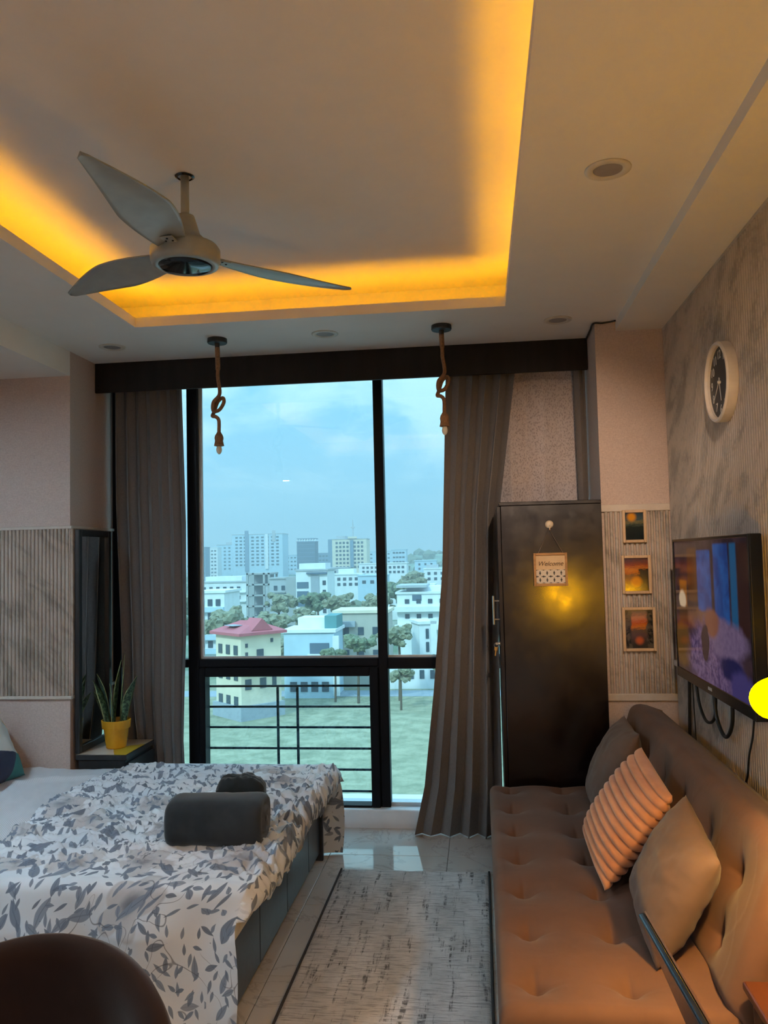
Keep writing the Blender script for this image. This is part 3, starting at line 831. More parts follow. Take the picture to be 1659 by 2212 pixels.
# ------------------------------------------------------------------ sofa bed
def slab(name, a0, a1, b0, b1, h, r, na, nb, disp, mat):
    """rounded upholstered slab: footprint a x b, height h (local z), top shaped by disp(a,b)"""
    def prof(p0, p1, n):
        out = [(p0 + 0.004, 0.0), (p0, 0.25), (p0, 1 - r / h)]
        for k in range(1, 6):
            t = k / 5 * PI / 2; out.append((p0 + r * (1 - math.cos(t)), 1 - r / h + r / h * math.sin(t)))
        for k in range(1, n): out.append((p0 + r + (p1 - p0 - 2 * r) * k / n, 1.0))
        out += [(p0 + p1 - q, w) for q, w in reversed(out[:8])]
        return out
    A, B = prof(a0, a1, na), prof(b0, b1, nb)
    vs = []; uv = []
    for b, wb in B:
        for a, wa in A:
            z = h * wa * wb
            if wa > 0.6 and wb > 0.6: z += disp(a, b) * min(1, (wa - 0.6) / 0.4) * min(1, (wb - 0.6) / 0.4)
            vs.append((a, b, z)); uv.append((a, b))
    n = len(A); fs = [(j * n + i, j * n + i + 1, (j + 1) * n + i + 1, (j + 1) * n + i) for j in range(len(B) - 1) for i in range(n - 1)]
    me = bpy.data.meshes.new(name); me.from_pydata(vs, [], fs)
    l = me.uv_layers.new(name='UVMap'); l.data.foreach_set('uv', [x for f in fs for k in f for x in uv[k]])
    bm = bmesh.new(); bm.from_mesh(me)
    be = [e for e in bm.edges if e.is_boundary]; bmesh.ops.contextual_create(bm, geom=be)
    bm.to_mesh(me); bm.free()
    me.polygons.foreach_set('use_smooth', [True] * len(me.polygons)); me.materials.append(mat)
    return me
def tuft_disp(pts, amp, sig, swell):
    def d(a, b):
        z = swell * (0.5 + 0.5 * fbm(a * 2.5, b * 2.5, 3))
        for p, q in pts:
            dx, dy = a - p, b - q; r = math.hypot(dx, dy)
            if r < 0.16:
                ang = math.atan2(dy, dx)
                z -= amp * math.exp(-r / (sig * 0.62)) + 0.35 * amp * math.exp(-(r / (sig * 2.2)) ** 2)
                z -= 0.010 * math.exp(-(dx / 0.007) ** 2 - ((dy - 0.02) / 0.045) ** 2) + 0.005 * math.exp(-(dy / 0.008) ** 2 - (dx / 0.05) ** 2)
        return z
    return d
SOFA_Y0, SOFA_Y1 = 2.045, 4.005
def sofa():
    t = thing('sofa_bed', 'long brown velvet button tufted sofa bed along the fluted wall', 'sofa', (0.45, 3.02, 0))
    L = (-0.45, -3.02, 0)
    tu = [(x, 2.185 + 0.289 * k) for x in (0.112, 0.352) for k in range(7)]
    st = obj('seat', slab('seat', 0.015, 0.60, SOFA_Y0, SOFA_Y1, 0.125, 0.035, 95, 300, tuft_disp(tu, 0.042, 0.036, 0.008), VELVET), parent=t, loc=(-0.45, -3.02, 0.275))
    bd = mesh_of('button', lathe([(0.0, -0.004), (0.011, -0.003), (0.012, 0.001), (0.006, 0.005), (0.0, 0.006)], 12), VELVET, True)
    for p, q in tu: obj('button', bd, parent=st, loc=(p, q, 0.125 - 0.046))
    # back: slab standing on its edge, leaning towards the wall
    tb = [(2.30 + 0.30 * k, 0.27) for k in range(6)] + [(2.30 + 0.30 * k, 0.10) for k in range(6)]
    bk = obj('backrest', slab('backrest', SOFA_Y0, SOFA_Y1, 0, 0.44, 0.15, 0.05, 260, 60, tuft_disp(tb, 0.046, 0.044, 0.008), VELVET), parent=t)
    # local a -> world y, local b -> up the lean, local z -> towards the room
    lean = R(20)
    m = Matrix.Identity(4)
    e_a = Vector((0, 1, 0)); e_b = Vector((math.sin(lean), 0, math.cos(lean))); e_z = Vector((-math.cos(lean), 0, math.sin(lean)))
    for i in range(3): m[i][0] = e_a[i]; m[i][1] = e_b[i]; m[i][2] = e_z[i]
    m[0][3], m[1][3], m[2][3] = 0.688 - 0.45, -3.02, 0.335
    bk.matrix_local = m
    for p, q in tb: obj('button', bd, parent=bk, loc=(p, q, 0.15 - 0.050))
    obj('base', box(0.05, 0.70, SOFA_Y0 + 0.03, SOFA_Y1 - 0.02, 0.16, 0.276, 0.008), material('dark_sofa_base', (0.03, 0.02, 0.016), 0.7), t, loc=L)
    leg = mesh_of('leg', lathe([(0.018, 0.0), (0.026, 0.16), (0.0, 0.16)], 16), DARKWOOD)
    for x in (0.10, 0.64):
        for y in (SOFA_Y0 + 0.10, SOFA_Y1 - 0.10): obj('leg', leg, parent=t, loc=(x - 0.45, y - 3.02, 0))
sofa()
def sofa_cushions():
    o = obj('cushion', cushion_mesh('cushion', 0.40, 0.40, 0.075, VELVET2, wr=0.006, seed=3)); tag(o, 'brown velvet cushion at the far end of the sofa near the wardrobe', 'cushion')
    orient(o, (0.545, 3.66, 0.575), (0.02, 1, 0.0), (0.43, 0.0, 0.88))
    o = obj('cushion', cushion_mesh('cushion', 0.42, 0.385, 0.070, PLUSH, n=96, ribs=12, pinch=0.03)); tag(o, 'apricot ribbed plush cushion in the middle of the sofa', 'cushion')
    orient(o, (0.474, 2.95, 0.590), (-0.03, 0.95, 0.13), (0.56, 0.02, 0.83))
    o = obj('cushion', cushion_mesh('cushion', 0.375, 0.345, 0.078, VELVET2, wr=0.006, seed=8)); tag(o, 'greyish brown velvet cushion at the near end of the sofa beside the laptop', 'cushion')
    orient(o, (0.512, 2.41, 0.585), (0.02, 0.95, 0.17), (0.45, -0.06, 0.88))
sofa_cushions()

# ------------------------------------------------------------------ wardrobe, keys, welcome sign
def m_ward(nt, b):
    tc = nt.add('ShaderNodeTexCoord').outputs['Object']
    n = nt.noise(tc, 13, 5, 0.65); g = nt.noise(nt.vscale(tc, (1, 1, 0.15)), 40, 3)
    nt.put(b, 'Base Color', nt.mix(nt.smooth(g, 0.3, 0.7), (0.004, 0.002, 0.002), (0.008, 0.004, 0.0035)))
    nt.put(b, 'Roughness', nt.smooth(n, 0.3, 0.75, 0.155, 0.24))
    nt.put(b, 'Normal', nt.bump(nt.noise(tc, 30, 4, 0.6), 0.04, 0.002))
WARD = material('espresso_lacquer', rough=0.3, fn=m_ward, spec=1.0)
def wardrobe():
    x0, x1, y0, y1, h = 0.098, 0.598, 4.055, 4.385, 1.755
    c = ((x0 + x1) / 2, (y0 + y1) / 2, 0); L = (-c[0], -c[1], 0)
    t = thing('wardrobe', 'narrow espresso brown wardrobe in the window recess behind the sofa', 'wardrobe', c)
    obj('side_panel', box(x0 + 0.012, x1, y0, y0 + 0.018, 0.0, h - 0.012, 0.002, 1), WARD, t, loc=L)
    obj('body', box(x0 + 0.012, x1, y0 + 0.018, y1, 0.03, h - 0.012, 0.002, 1), WARD, t, loc=L)
    obj('top', box(x0 + 0.004, x1, y0 - 0.004, y1, h - 0.012, h + 0.006, 0.002, 1), WARD, t, loc=L)
    d = obj('door', box(x0 - 0.008, x0 + 0.011, y0 + 0.004, y1 - 0.004, 0.06, h - 0.014, 0.002, 1), WARD, t, loc=L)
    hb = bmesh.new()
    tube([(x0 - 0.036, y0 + 0.045, 1.155), (x0 - 0.036, y0 + 0.045, 1.297)], 0.0055, 10, hb)
    for z in (1.180, 1.272): tube([(x0 - 0.036, y0 + 0.045, z), (x0 - 0.006, y0 + 0.045, z)], 0.004, 8, hb)
    obj('handle', hb, STEEL, d)
    obj('lock', lathe([(0.0, -0.012), (0.009, -0.012), (0.010, -0.008), (0.010, 0.0), (0.0, 0.0)], 16, axis='x'), STEEL, d, loc=(x0 - 0.008, y0 + 0.045, 1.06))
    BR = material('worn_brass', (0.5, 0.33, 0.12), 0.35, 1.0)
    k = thing('key_bunch', 'small keys hanging from the lock of the dark wardrobe', 'keys', (x0 - 0.022, y0 + 0.045, 1.06))
    obj('key', box(-0.010, 0.006, -0.0015, 0.0015, -0.006, 0.006, 0.001, 1), STEEL, k)
    obj('ring', tube([(-0.006 + 0.011 * math.cos(a), 0.003, -0.008 + 0.011 * math.sin(a)) for a in [i * PI / 9 for i in range(18)]], 0.0012, 6, closed=True), STEEL, k)
    b = box(-0.013, 0.003, -0.001, 0.001, -0.035, -0.017, 0.0008, 1); box(-0.008, -0.001, -0.001, 0.001, -0.062, -0.035, 0.0008, 1, bm=b)
    obj('key', b, BR, k, rot=(0, R(8), 0))
wardrobe()
def sign():
    y = 4.050
    hk = thing('adhesive_hook', 'round cream adhesive hook on the wardrobe side holding the welcome sign', 'hook', (0.345, y + 0.004, 1.645))
    CREAM = material('cream_plastic', (0.66, 0.55, 0.40), 0.4)
    obj('plate', lathe([(0.0, 0.0), (0.019, 0.0), (0.020, -0.003), (0.014, -0.008), (0.0, -0.010)], 24, axis='y'), CREAM, hk, smooth=True)
    obj('peg', tube(spline([(0, -0.008, -0.004), (0, -0.014, -0.016), (0, -0.010, -0.026), (0, -0.005, -0.024)], 4), 0.003, 8), CREAM, hk)
    cx, cz = 0.343, 1.424
    t = thing('welcome_sign', 'small wooden framed Welcome sign with lattice pattern hanging on the wardrobe', 'sign', (cx, y, 1.34))
    W = material('oak_frame', (0.42, 0.21, 0.07), 0.5, fn=grain(60, 0.2, 0.1, 0.001, (0.2, 1, 1)))
    L = (-cx, -y, -1.34)
    s, w = 0.0815, 0.0115
    for n, a in (('frame_stile', (cx - s, cx - s + w, cz - s, cz + s)), ('frame_stile', (cx + s - w, cx + s, cz - s, cz + s)), ('frame_rail', (cx - s + w, cx + s - w, cz - s, cz - s + w)), ('frame_rail', (cx - s + w, cx + s - w, cz + s - w, cz + s))):
        obj(n, box(a[0], a[1], y - 0.012, y + 0.001, a[2], a[3], 0.0015, 1), W, t, loc=L)
    pn = obj('panel', box(cx - s + w, cx + s - w, y - 0.005, y - 0.001, cz - s + w, cz + s - w), material('cream_board', (0.66, 0.46, 0.25), 0.6), t, loc=L)
    tx = text_mesh('Welcome', 0.031, material('brown_ink', (0.06, 0.03, 0.012), 0.6), 0.0008, shear=0.35)
    o = obj('lettering', tx, parent=t, rot=(R(90), 0, 0), loc=(-0.001, -0.0065, cz + 0.028 - 1.34))
    def m_lat(nt, b):
        tc = nt.add('ShaderNodeTexCoord').outputs['Object']
        x, y_, z = nt.sep(tc)
        P = 0.034
        def cell(v, o=0.0): return nt.math('SUBTRACT', nt.math('FRACT', nt.math('ADD', nt.math('DIVIDE', v, P), 0.5 + o)), 0.5)
        def r(a, c): return nt.math('SQRT', nt.math('ADD', nt.math('MULTIPLY', a, a), nt.math('MULTIPLY', c, c)))
        dot = nt.math('MINIMUM', r(cell(x), cell(z)), r(cell(x, 0.5), cell(z, 0.5)))
        ringd = nt.math('MINIMUM', r(cell(x, 0.5), cell(z)), r(cell(x), cell(z, 0.5)))
        k = nt.smooth(dot, 0.13, 0.15, 1.0, 0.0)
        ring = nt.math('MULTIPLY', nt.smooth(ringd, 0.20, 0.22), nt.smooth(ringd, 0.33, 0.35, 1.0, 0.0))
        brk = nt.smooth(nt.math('ABSOLUTE', nt.math('SINE', nt.math('MULTIPLY', nt.math('ARCTAN2', cell(x, 0.5), cell(z)), 2.0))), 0.45, 0.55, 1.0, 0.0)
        f = nt.math('MAXIMUM', k, nt.math('MULTIPLY', ring, brk))
        nt.put(b, 'Base Color', nt.mix(f, (0.62, 0.54, 0.43), (0.012, 0.012, 0.012)))
    obj('lattice', box(-s + w + 0.001, s - w - 0.001, -0.0062, -0.0045, -0.033, 0.033), material('black_lattice_print', rough=0.6, fn=m_lat), t, loc=(0, 0, cz - 0.034 - 1.34))
    obj('cord', tube([(-0.058, -0.004, cz + s - 1.342), (-0.001, -0.010, 1.622 - 1.34), (0.062, -0.004, cz + s - 1.342)], 0.0016, 6), material('grey_brown_cord', (0.16, 0.11, 0.09), 0.8), t)
sign()

# ------------------------------------------------------------------ three small pictures on the right pillar
FRAMEW = material('pale_wood_frame', (0.58, 0.40, 0.24), 0.45, fn=grain(40, 0.12, 0.08, 0.001, (1, 1, 0.2)))
def m_picture(k):
    def fn(nt, b):
        tc = nt.add('ShaderNodeTexCoord').outputs['Object']
        x, y, z = nt.sep(tc)
        n = nt.noise(nt.vscale(tc, (1, 1, 3.0)), 60, 4, 0.6); n2 = nt.noise(tc, 40, 3, 0.6, 0.5)
        zz = nt.math('ADD', z, nt.math('MULTIPLY', nt.math('SUBTRACT', n, 0.5), 0.05))
        def blob(cx, cz, r0, r1):
            dx = nt.math('SUBTRACT', x, cx); dz = nt.math('SUBTRACT', z, cz)
            return nt.smooth(nt.math('SQRT', nt.math('ADD', nt.math('MULTIPLY', dx, dx), nt.math('MULTIPLY', dz, dz))), r0, r1, 1.0, 0.0)
        if k == 0:
            col = nt.ramp(nt.smooth(zz, -0.07, 0.07), [(0.0, (0.004, 0.006, 0.005)), (0.45, (0.015, 0.022, 0.016)), (0.60, (0.05, 0.065, 0.045)), (0.70, (0.16, 0.14, 0.06)), (0.85, (0.05, 0.08, 0.09)), (1.0, (0.03, 0.05, 0.07))])
            col = nt.mix(blob(-0.012, 0.045, 0.010, 0.03), col, (0.70, 0.28, 0.01))
        elif k == 1:
            col = nt.ramp(nt.smooth(zz, -0.08, 0.08), [(0.0, (0.03, 0.01, 0.008)), (0.22, (0.22, 0.06, 0.01)), (0.45, (0.12, 0.05, 0.02)), (0.60, (0.50, 0.14, 0.01)), (0.75, (0.60, 0.20, 0.02)), (0.88, (0.28, 0.06, 0.02)), (1.0, (0.10, 0.05, 0.04))])
            rock = nt.math('MULTIPLY', nt.smooth(nt.math('ADD', x, nt.math('MULTIPLY', nt.math('SUBTRACT', n2, 0.5), 0.06)), 0.005, 0.02), nt.smooth(zz, 0.02, 0.035, 1.0, 0.0))
            col = nt.mix(rock, col, (0.015, 0.013, 0.014))
            col = nt.mix(blob(0.0, -0.035, 0.012, 0.035), col, (0.62, 0.22, 0.01))
        else:
            col = nt.ramp(nt.smooth(zz, -0.09, 0.09), [(0.0, (0.03, 0.025, 0.022)), (0.25, (0.10, 0.05, 0.04)), (0.45, (0.10, 0.06, 0.03)), (0.6, (0.55, 0.16, 0.01)), (0.75, (0.45, 0.08, 0.01)), (0.9, (0.50, 0.20, 0.10)), (1.0, (0.14, 0.09, 0.07))])
            side = nt.smooth(nt.math('ADD', nt.math('ABSOLUTE', x), nt.math('MULTIPLY', nt.math('SUBTRACT', n2, 0.5), 0.03)), 0.030, 0.042)
            col = nt.mix(side, col, nt.mix(nt.smooth(n2, 0.4, 0.6), (0.02, 0.018, 0.016), (0.09, 0.07, 0.05)))
            col = nt.mix(blob(0.0, -0.055, 0.006, 0.028), col, (0.50, 0.10, 0.02))
        nt.put(b, 'Base Color', col)
    return fn
def pictures():
    for k, (x0, x1, z0, z1, lab) in enumerate(((0.698, 0.812, 1.546, 1.706, 'smallest framed painting with a yellow moon, top of three on the right pillar'),
                                               (0.686, 0.826, 1.297, 1.484, 'framed orange sunset and rock painting, middle of three on the right pillar'),
                                               (0.680, 0.838, 1.020, 1.232, 'largest framed red sunset street painting, lowest of three on the right pillar'))):
        cx, cz = (x0 + x1) / 2, (z0 + z1) / 2; w, h = (x1 - x0) / 2, (z1 - z0) / 2; f = 0.014
        y = YP - 0.0125
        t = thing('picture_frame', lab, 'picture', (cx, y, cz), group='small pictures on the pillar')
        for n, a in (('frame_stile', (-w, -w + f, -h, h)), ('frame_stile', (w - f, w, -h, h)), ('frame_rail', (-w + f, w - f, -h, -h + f)), ('frame_rail', (-w + f, w - f, h - f, h))):
            obj(n, box(a[0], a[1], -0.018, 0, a[2], a[3], 0.003, 2), FRAMEW, t)
        obj('painting', box(-w + f, w - f, -0.008, -0.003, -h + f, h - f), material(f'painting_{k}', rough=0.12, fn=m_picture(k), coat=0.6), t)
pictures()

# ------------------------------------------------------------------ television
def m_screen(nt, b):
    uv = nt.add('ShaderNodeTexCoord').outputs['UV']
    x, y, z = nt.sep(uv)          # x 0 far .. 1 near, y 0 bottom .. 1 top
    n = nt.noise(nt.vscale(uv, (1.6, 1, 1)), 7, 4, 0.6, 0.6); n2 = nt.noise(nt.vscale(uv, (1.6, 1, 1)), 22, 3, 0.6)
    def rect(x0, x1, y0, y1, s=0.012, slx=0.0):
        yy = nt.math('ADD', y, nt.math('MULTIPLY', nt.math('SUBTRACT', x, 0.5), slx))
        a = nt.math('MULTIPLY', nt.smooth(x, x0 - s, x0 + s), nt.smooth(x, x1 - s, x1 + s, 1.0, 0.0))
        c = nt.math('MULTIPLY', nt.smooth(yy, y0 - s, y0 + s), nt.smooth(yy, y1 - s, y1 + s, 1.0, 0.0))
        return nt.math('MULTIPLY', a, c)
    def ell(cx, cy, rx, ry, soft=0.25):
        dx = nt.math('DIVIDE', nt.math('SUBTRACT', x, cx), rx); dy = nt.math('DIVIDE', nt.math('SUBTRACT', y, cy), ry)
        r = nt.math('ADD', nt.math('SQRT', nt.math('ADD', nt.math('MULTIPLY', dx, dx), nt.math('MULTIPLY', dy, dy))), nt.math('MULTIPLY', nt.math('SUBTRACT', n, 0.5), 0.7))
        return nt.smooth(r, 1 - soft, 1 + soft, 1.0, 0.0)
    col = nt.mix(nt.smooth(n, 0.35, 0.65), (0.018, 0.010, 0.016), (0.05, 0.026, 0.035))
    col = nt.mix(rect(0.22, 0.36, 0.55, 0.95), col, (0.10, 0.035, 0.010))
    sky = nt.mix(nt.smooth(n, 0.3, 0.7), (0.006, 0.040, 0.20), (0.012, 0.10, 0.36))
    col = nt.mix(rect(0.37, 0.56, 0.47, 0.93), col, sky)
    col = nt.mix(rect(0.60, 0.78, 0.44, 0.97), col, sky)
    col = nt.mix(rect(0.80, 0.87, 0.42, 0.97), col, (0.010, 0.10, 0.24))
    col = nt.mix(rect(0.88, 0.99, 0.40, 0.97), col, (0.035, 0.012, 0.010))
    col = nt.mix(rect(0.08, 0.20, 0.50, 0.70), col, (0.30, 0.10, 0.012))
    col = nt.mix(ell(0.12, 0.55, 0.055, 0.07), col, (0.75, 0.55, 0.35))
    col = nt.mix(rect(0.06, 0.24, 0.38, 0.49), col, (0.06, 0.025, 0.010))
    col = nt.mix(ell(0.10, 0.20, 0.14, 0.17), col, (0.13, 0.06, 0.012))
    quilt = nt.mix(nt.smooth(n2, 0.35, 0.65), (0.06, 0.035, 0.12), (0.19, 0.12, 0.24))
    col = nt.mix(ell(0.40, 0.42, 0.20, 0.08), col, (0.20, 0.09, 0.05))
    col = nt.mix(ell(0.55, 0.16, 0.34, 0.28), col, quilt)
    col = nt.mix(ell(0.72, 0.34, 0.22, 0.13), col, nt.mix(n2, (0.10, 0.06, 0.14), (0.26, 0.18, 0.30)))
    col = nt.mix(ell(0.55, 0.42, 0.09, 0.10), col, (0.24, 0.085, 0.05))
    col = nt.mix(ell(0.78, 0.16, 0.14, 0.08), col, (0.010, 0.012, 0.075))
    col = nt.mix(ell(0.45, 0.27, 0.055, 0.13, 0.12), col, (0.020, 0.010, 0.022))
    col = nt.mix(ell(0.88, 0.05, 0.13, 0.13), col, (0.06, 0.045, 0.18))
    nt.put(b, 'Base Color', (0.004, 0.004, 0.005)); nt.put(b, 'Emission Color', col); nt.put(b, 'Emission Strength', 0.5)
SCREEN = material('television_picture', rough=0.12, fn=m_screen)
TVB = material('glossy_black_plastic', (0.006, 0.006, 0.007), 0.22)
def tv():
    x = 0.862; y0, y1, z0, z1 = 2.742, 3.778, 0.948, 1.552
    c = ((x + 0.93) / 2, (y0 + y1) / 2, z0)
    t = thing('television', 'flat screen television mounted on the fluted wall showing a cosy room scene', 'television', c)
    L = (-c[0], -c[1], -c[2]); bz = 0.012
    obj('casing', box(x + 0.004, x + 0.045, y0, y1, z0, z1, 0.004, 2), TVB, t, loc=L)
    obj('rear_housing', box(x + 0.045, x + 0.058, y0 + 0.2, y1 - 0.2, z0 + 0.08, z1 - 0.15, 0.004, 1), TVB, t, loc=L)
    for n, a in (('bezel_side', (y0, y0 + bz, z0, z1)), ('bezel_side', (y1 - bz, y1, z0, z1)), ('bezel_bottom', (y0 + bz, y1 - bz, z0, z0 + 0.042)), ('bezel_top', (y0 + bz, y1 - bz, z1 - bz, z1))):
        obj(n, box(x, x + 0.006, *a, 0.002, 1), TVB, t, loc=L)
    me = bpy.data.meshes.new('screen')
    Y0, Y1, Z0, Z1 = y1 - bz, y0 + bz, z0 + 0.042, z1 - bz
    me.from_pydata([(x + 0.0035, Y0, Z0), (x + 0.0035, Y1, Z0), (x + 0.0035, Y1, Z1), (x + 0.0035, Y0, Z1)], [], [(0, 1, 2, 3)])
    me.uv_layers.new(name='UVMap').data.foreach_set('uv', [0, 0, 1, 0, 1, 1, 0, 1]); me.materials.append(SCREEN)
    obj('screen', me, parent=t, loc=L)
    obj('badge', box(x - 0.001, x + 0.001, 3.235, 3.285, z0 + 0.016, z0 + 0.028), material('pale_grey_badge', (0.5, 0.5, 0.52), 0.4), t, loc=L)
    arm = obj('wall_bracket', box(x + 0.058, 0.9285, 3.12, 3.40, 1.15, 1.35), BLACKM, t, loc=L)
tv()
def tv_extras():
    WP = material('white_plastic', (0.62, 0.58, 0.52), 0.45)
    d = thing('cable_duct', 'short white plastic cable duct behind the far edge of the television', 'duct', (0.915, 3.90, 1.0))
    obj('upright', box(0.895, 0.929, 3.835, 3.862, 0.99, 1.16, 0.003, 1), WP, d, loc=(-0.915, -3.90, -1.0))
    obj('crosspiece', box(0.895, 0.929, 3.80, 3.985, 0.962, 0.99, 0.003, 1), WP, d, loc=(-0.915, -3.90, -1.0))
    BC = material('black_cable', (0.010, 0.010, 0.011), 0.5)
    def cable(pts, r, label, n=10):
        o = obj('cable', tube(spline(pts, n), r, 8), BC, smooth=True); tag(o, label, 'cable')
    X = 0.918
    cable([(X, 3.80, 0.955), (X, 3.82, 0.80), (X, 3.84, 0.62), (X, 3.80, 0.50)], 0.007, 'thick black cable dropping from the far corner of the television')
    cable([(X, 3.75, 0.955), (X, 3.74, 0.78), (X, 3.72, 0.62), (X, 3.66, 0.50)], 0.0025, 'thin black cord hanging just beside the thick television cable')
    cable([(0.90, 3.62, 0.955), (0.90, 3.58, 0.86), (0.90, 3.48, 0.805), (0.90, 3.36, 0.84), (0.90, 3.32, 0.96)], 0.006, 'black cable loop hanging under the television, the farther one')
    cable([(0.896, 3.345, 0.96), (0.896, 3.31, 0.85), (0.896, 3.21, 0.80), (0.896, 3.12, 0.86), (0.896, 3.10, 0.96)], 0.007, 'black cable loop hanging under the television, the nearer one')
    cable([(X, 2.93, 0.955), (X, 2.96, 0.86), (X, 3.01, 0.78), (X, 3.04, 0.70), (X, 3.10, 0.62), (X, 3.12, 0.50)], 0.0035, 'black cord slanting from the television down behind the sofa')
    cable([(0.596, 4.36, 2.636), (0.596, 4.2, 2.640), (0.597, 4.084, 2.643), (0.64, 4.084, 2.643), (0.68, 4.082, 2.647), (0.70, 4.06, 2.645)], 0.0045, 'black wire running around the top of the right pillar', 6)
tv_extras()

# ------------------------------------------------------------------ wall clock
def clock():
    c = Vector((0.9295, 3.115, 2.125)); r = 0.150
    t = thing('wall_clock', 'round black faced wall clock with white rim and numerals above the television', 'clock', c)
    W = material('white_clock_rim', (0.72, 0.66, 0.60), 0.35)
    # local: x towards the wall is +, face looks along -x
    obj('rim', lathe([(r - 0.016, -0.030), (r - 0.012, -0.040), (r - 0.004, -0.040), (r, -0.034), (r, 0.0), (r - 0.016, 0.0), (r - 0.016, -0.030)], 64, axis='x'), W, t, smooth=False)
    f = obj('face', lathe([(0.0, -0.020), (r - 0.015, -0.020), (r - 0.015, -0.002), (0.0, -0.002)], 64, axis='x'), material('matt_black_dial', (0.010, 0.010, 0.011), 0.4), t)
    N = material('white_numeral', (0.62, 0.60, 0.57), 0.5)
    rot = (R(90), 0, R(-90))
    for k in range(1, 13):
        a = 2 * PI * k / 12; rr = r * 0.68
        me = text_mesh(str(k), 0.046, N, 0.0006)
        # seen from the room, 3 o'clock lies towards -y
        obj('numeral', me, parent=f, loc=(-0.0212, -rr * math.sin(a), rr * math.cos(a)), rot=rot)
    def hand(name, ang, ln, w, x):
        a = R(ang); d = Vector((0, -math.sin(a), math.cos(a))); s = Vector((0, math.cos(a), math.sin(a)))
        b = bmesh.new(); p0 = Vector((x, 0, 0)) - d * 0.018; p1 = Vector((x, 0, 0)) + d * ln
        vs = [p0 + s * w, p0 - s * w, p1 - s * w * 0.5, p1 + s * w * 0.5]
        lo = [b.verts.new(v) for v in vs]; hi = [b.verts.new(v + Vector((-0.0012, 0, 0))) for v in vs]
        b.faces.new(lo); b.faces.new(hi[::-1])
        for i in range(4): b.faces.new((lo[i], lo[(i + 1) % 4], hi[(i + 1) % 4], hi[i]))
        obj(name, b, N, t)
    hand('hour_hand', 169, 0.072, 0.0032, -0.0235); hand('minute_hand', 228, 0.098, 0.0026, -0.0255)
    obj('hub', lathe([(0.0, -0.031), (0.005, -0.030), (0.006, -0.020), (0.0, -0.020)], 16, axis='x'), N, t)
clock()

# ------------------------------------------------------------------ rug
def m_rug(nt, b):
    tc = nt.add('ShaderNodeTexCoord').outputs['Object']
    fine = nt.noise(nt.vscale(tc, (5, 60, 1)), 2.2, 5, 0.7, 0.5)
    vert = nt.noise(nt.vscale(tc, (26, 2.2, 1)), 1.0, 5, 0.75)
    big = nt.noise(nt.vscale(tc, (3.2, 1.2, 1)), 2.0, 3, 0.6)
    weave = nt.noise(nt.vscale(tc, (60, 160, 1)), 2.0, 2)
    base = nt.mix(nt.smooth(big, 0.35, 0.65), (0.50, 0.47, 0.45), (0.66, 0.62, 0.60))
    base = nt.mix(nt.math('MULTIPLY', nt.smooth(fine, 0.46, 0.66), 0.75), base, (0.17, 0.16, 0.158))
    dark = nt.math('MULTIPLY', nt.smooth(vert, 0.53, 0.62), nt.smooth(nt.noise(nt.vscale(tc, (16, 40, 1)), 1.0, 4, 0.7), 0.40, 0.56))
    base = nt.mix(nt.math('MULTIPLY', dark, 0.85), base, (0.035, 0.032, 0.034))
    col = nt.mix(nt.math('MULTIPLY', weave, 0.3), base, (0.24, 0.225, 0.22))
    nt.put(b, 'Base Color', col)
    nt.put(b, 'Normal', nt.bump(nt.math('ADD', weave, fine), 0.5, 0.003))
def rug():
    t = thing('rug', 'grey brown distressed pattern runner rug on the floor between bed and sofa', 'rug', (-0.352, 2.85, 0))
    def f(u, v):
        x = (u - 0.5) * 0.706; y = (v - 0.5) * 2.19
        e = max(abs(u - 0.5), abs(v - 0.5))
        z = 0.009 + 0.0015 * fbm(x * 6, y * 6)
        y += 0.004 * math.sin(x * 60) * (1 if abs(v - 0.5) > 0.49 else 0)
        if abs(u - 0.5) > 0.4999 or abs(v - 0.5) > 0.4999: z = 0.0
        return (x, y, z)
    obj('pile', grid(60, 150, f, 'pile', material('distressed_rug', rough=0.95, fn=m_rug, spec=0.1)), parent=t)
    for s in (-1, 1): obj('binding', tube([(s * 0.353, -1.095, 0.006), (s * 0.353, 1.095, 0.006)], 0.005, 6), material('dark_rug_binding', (0.035, 0.03, 0.03), 0.9), t)
rug()

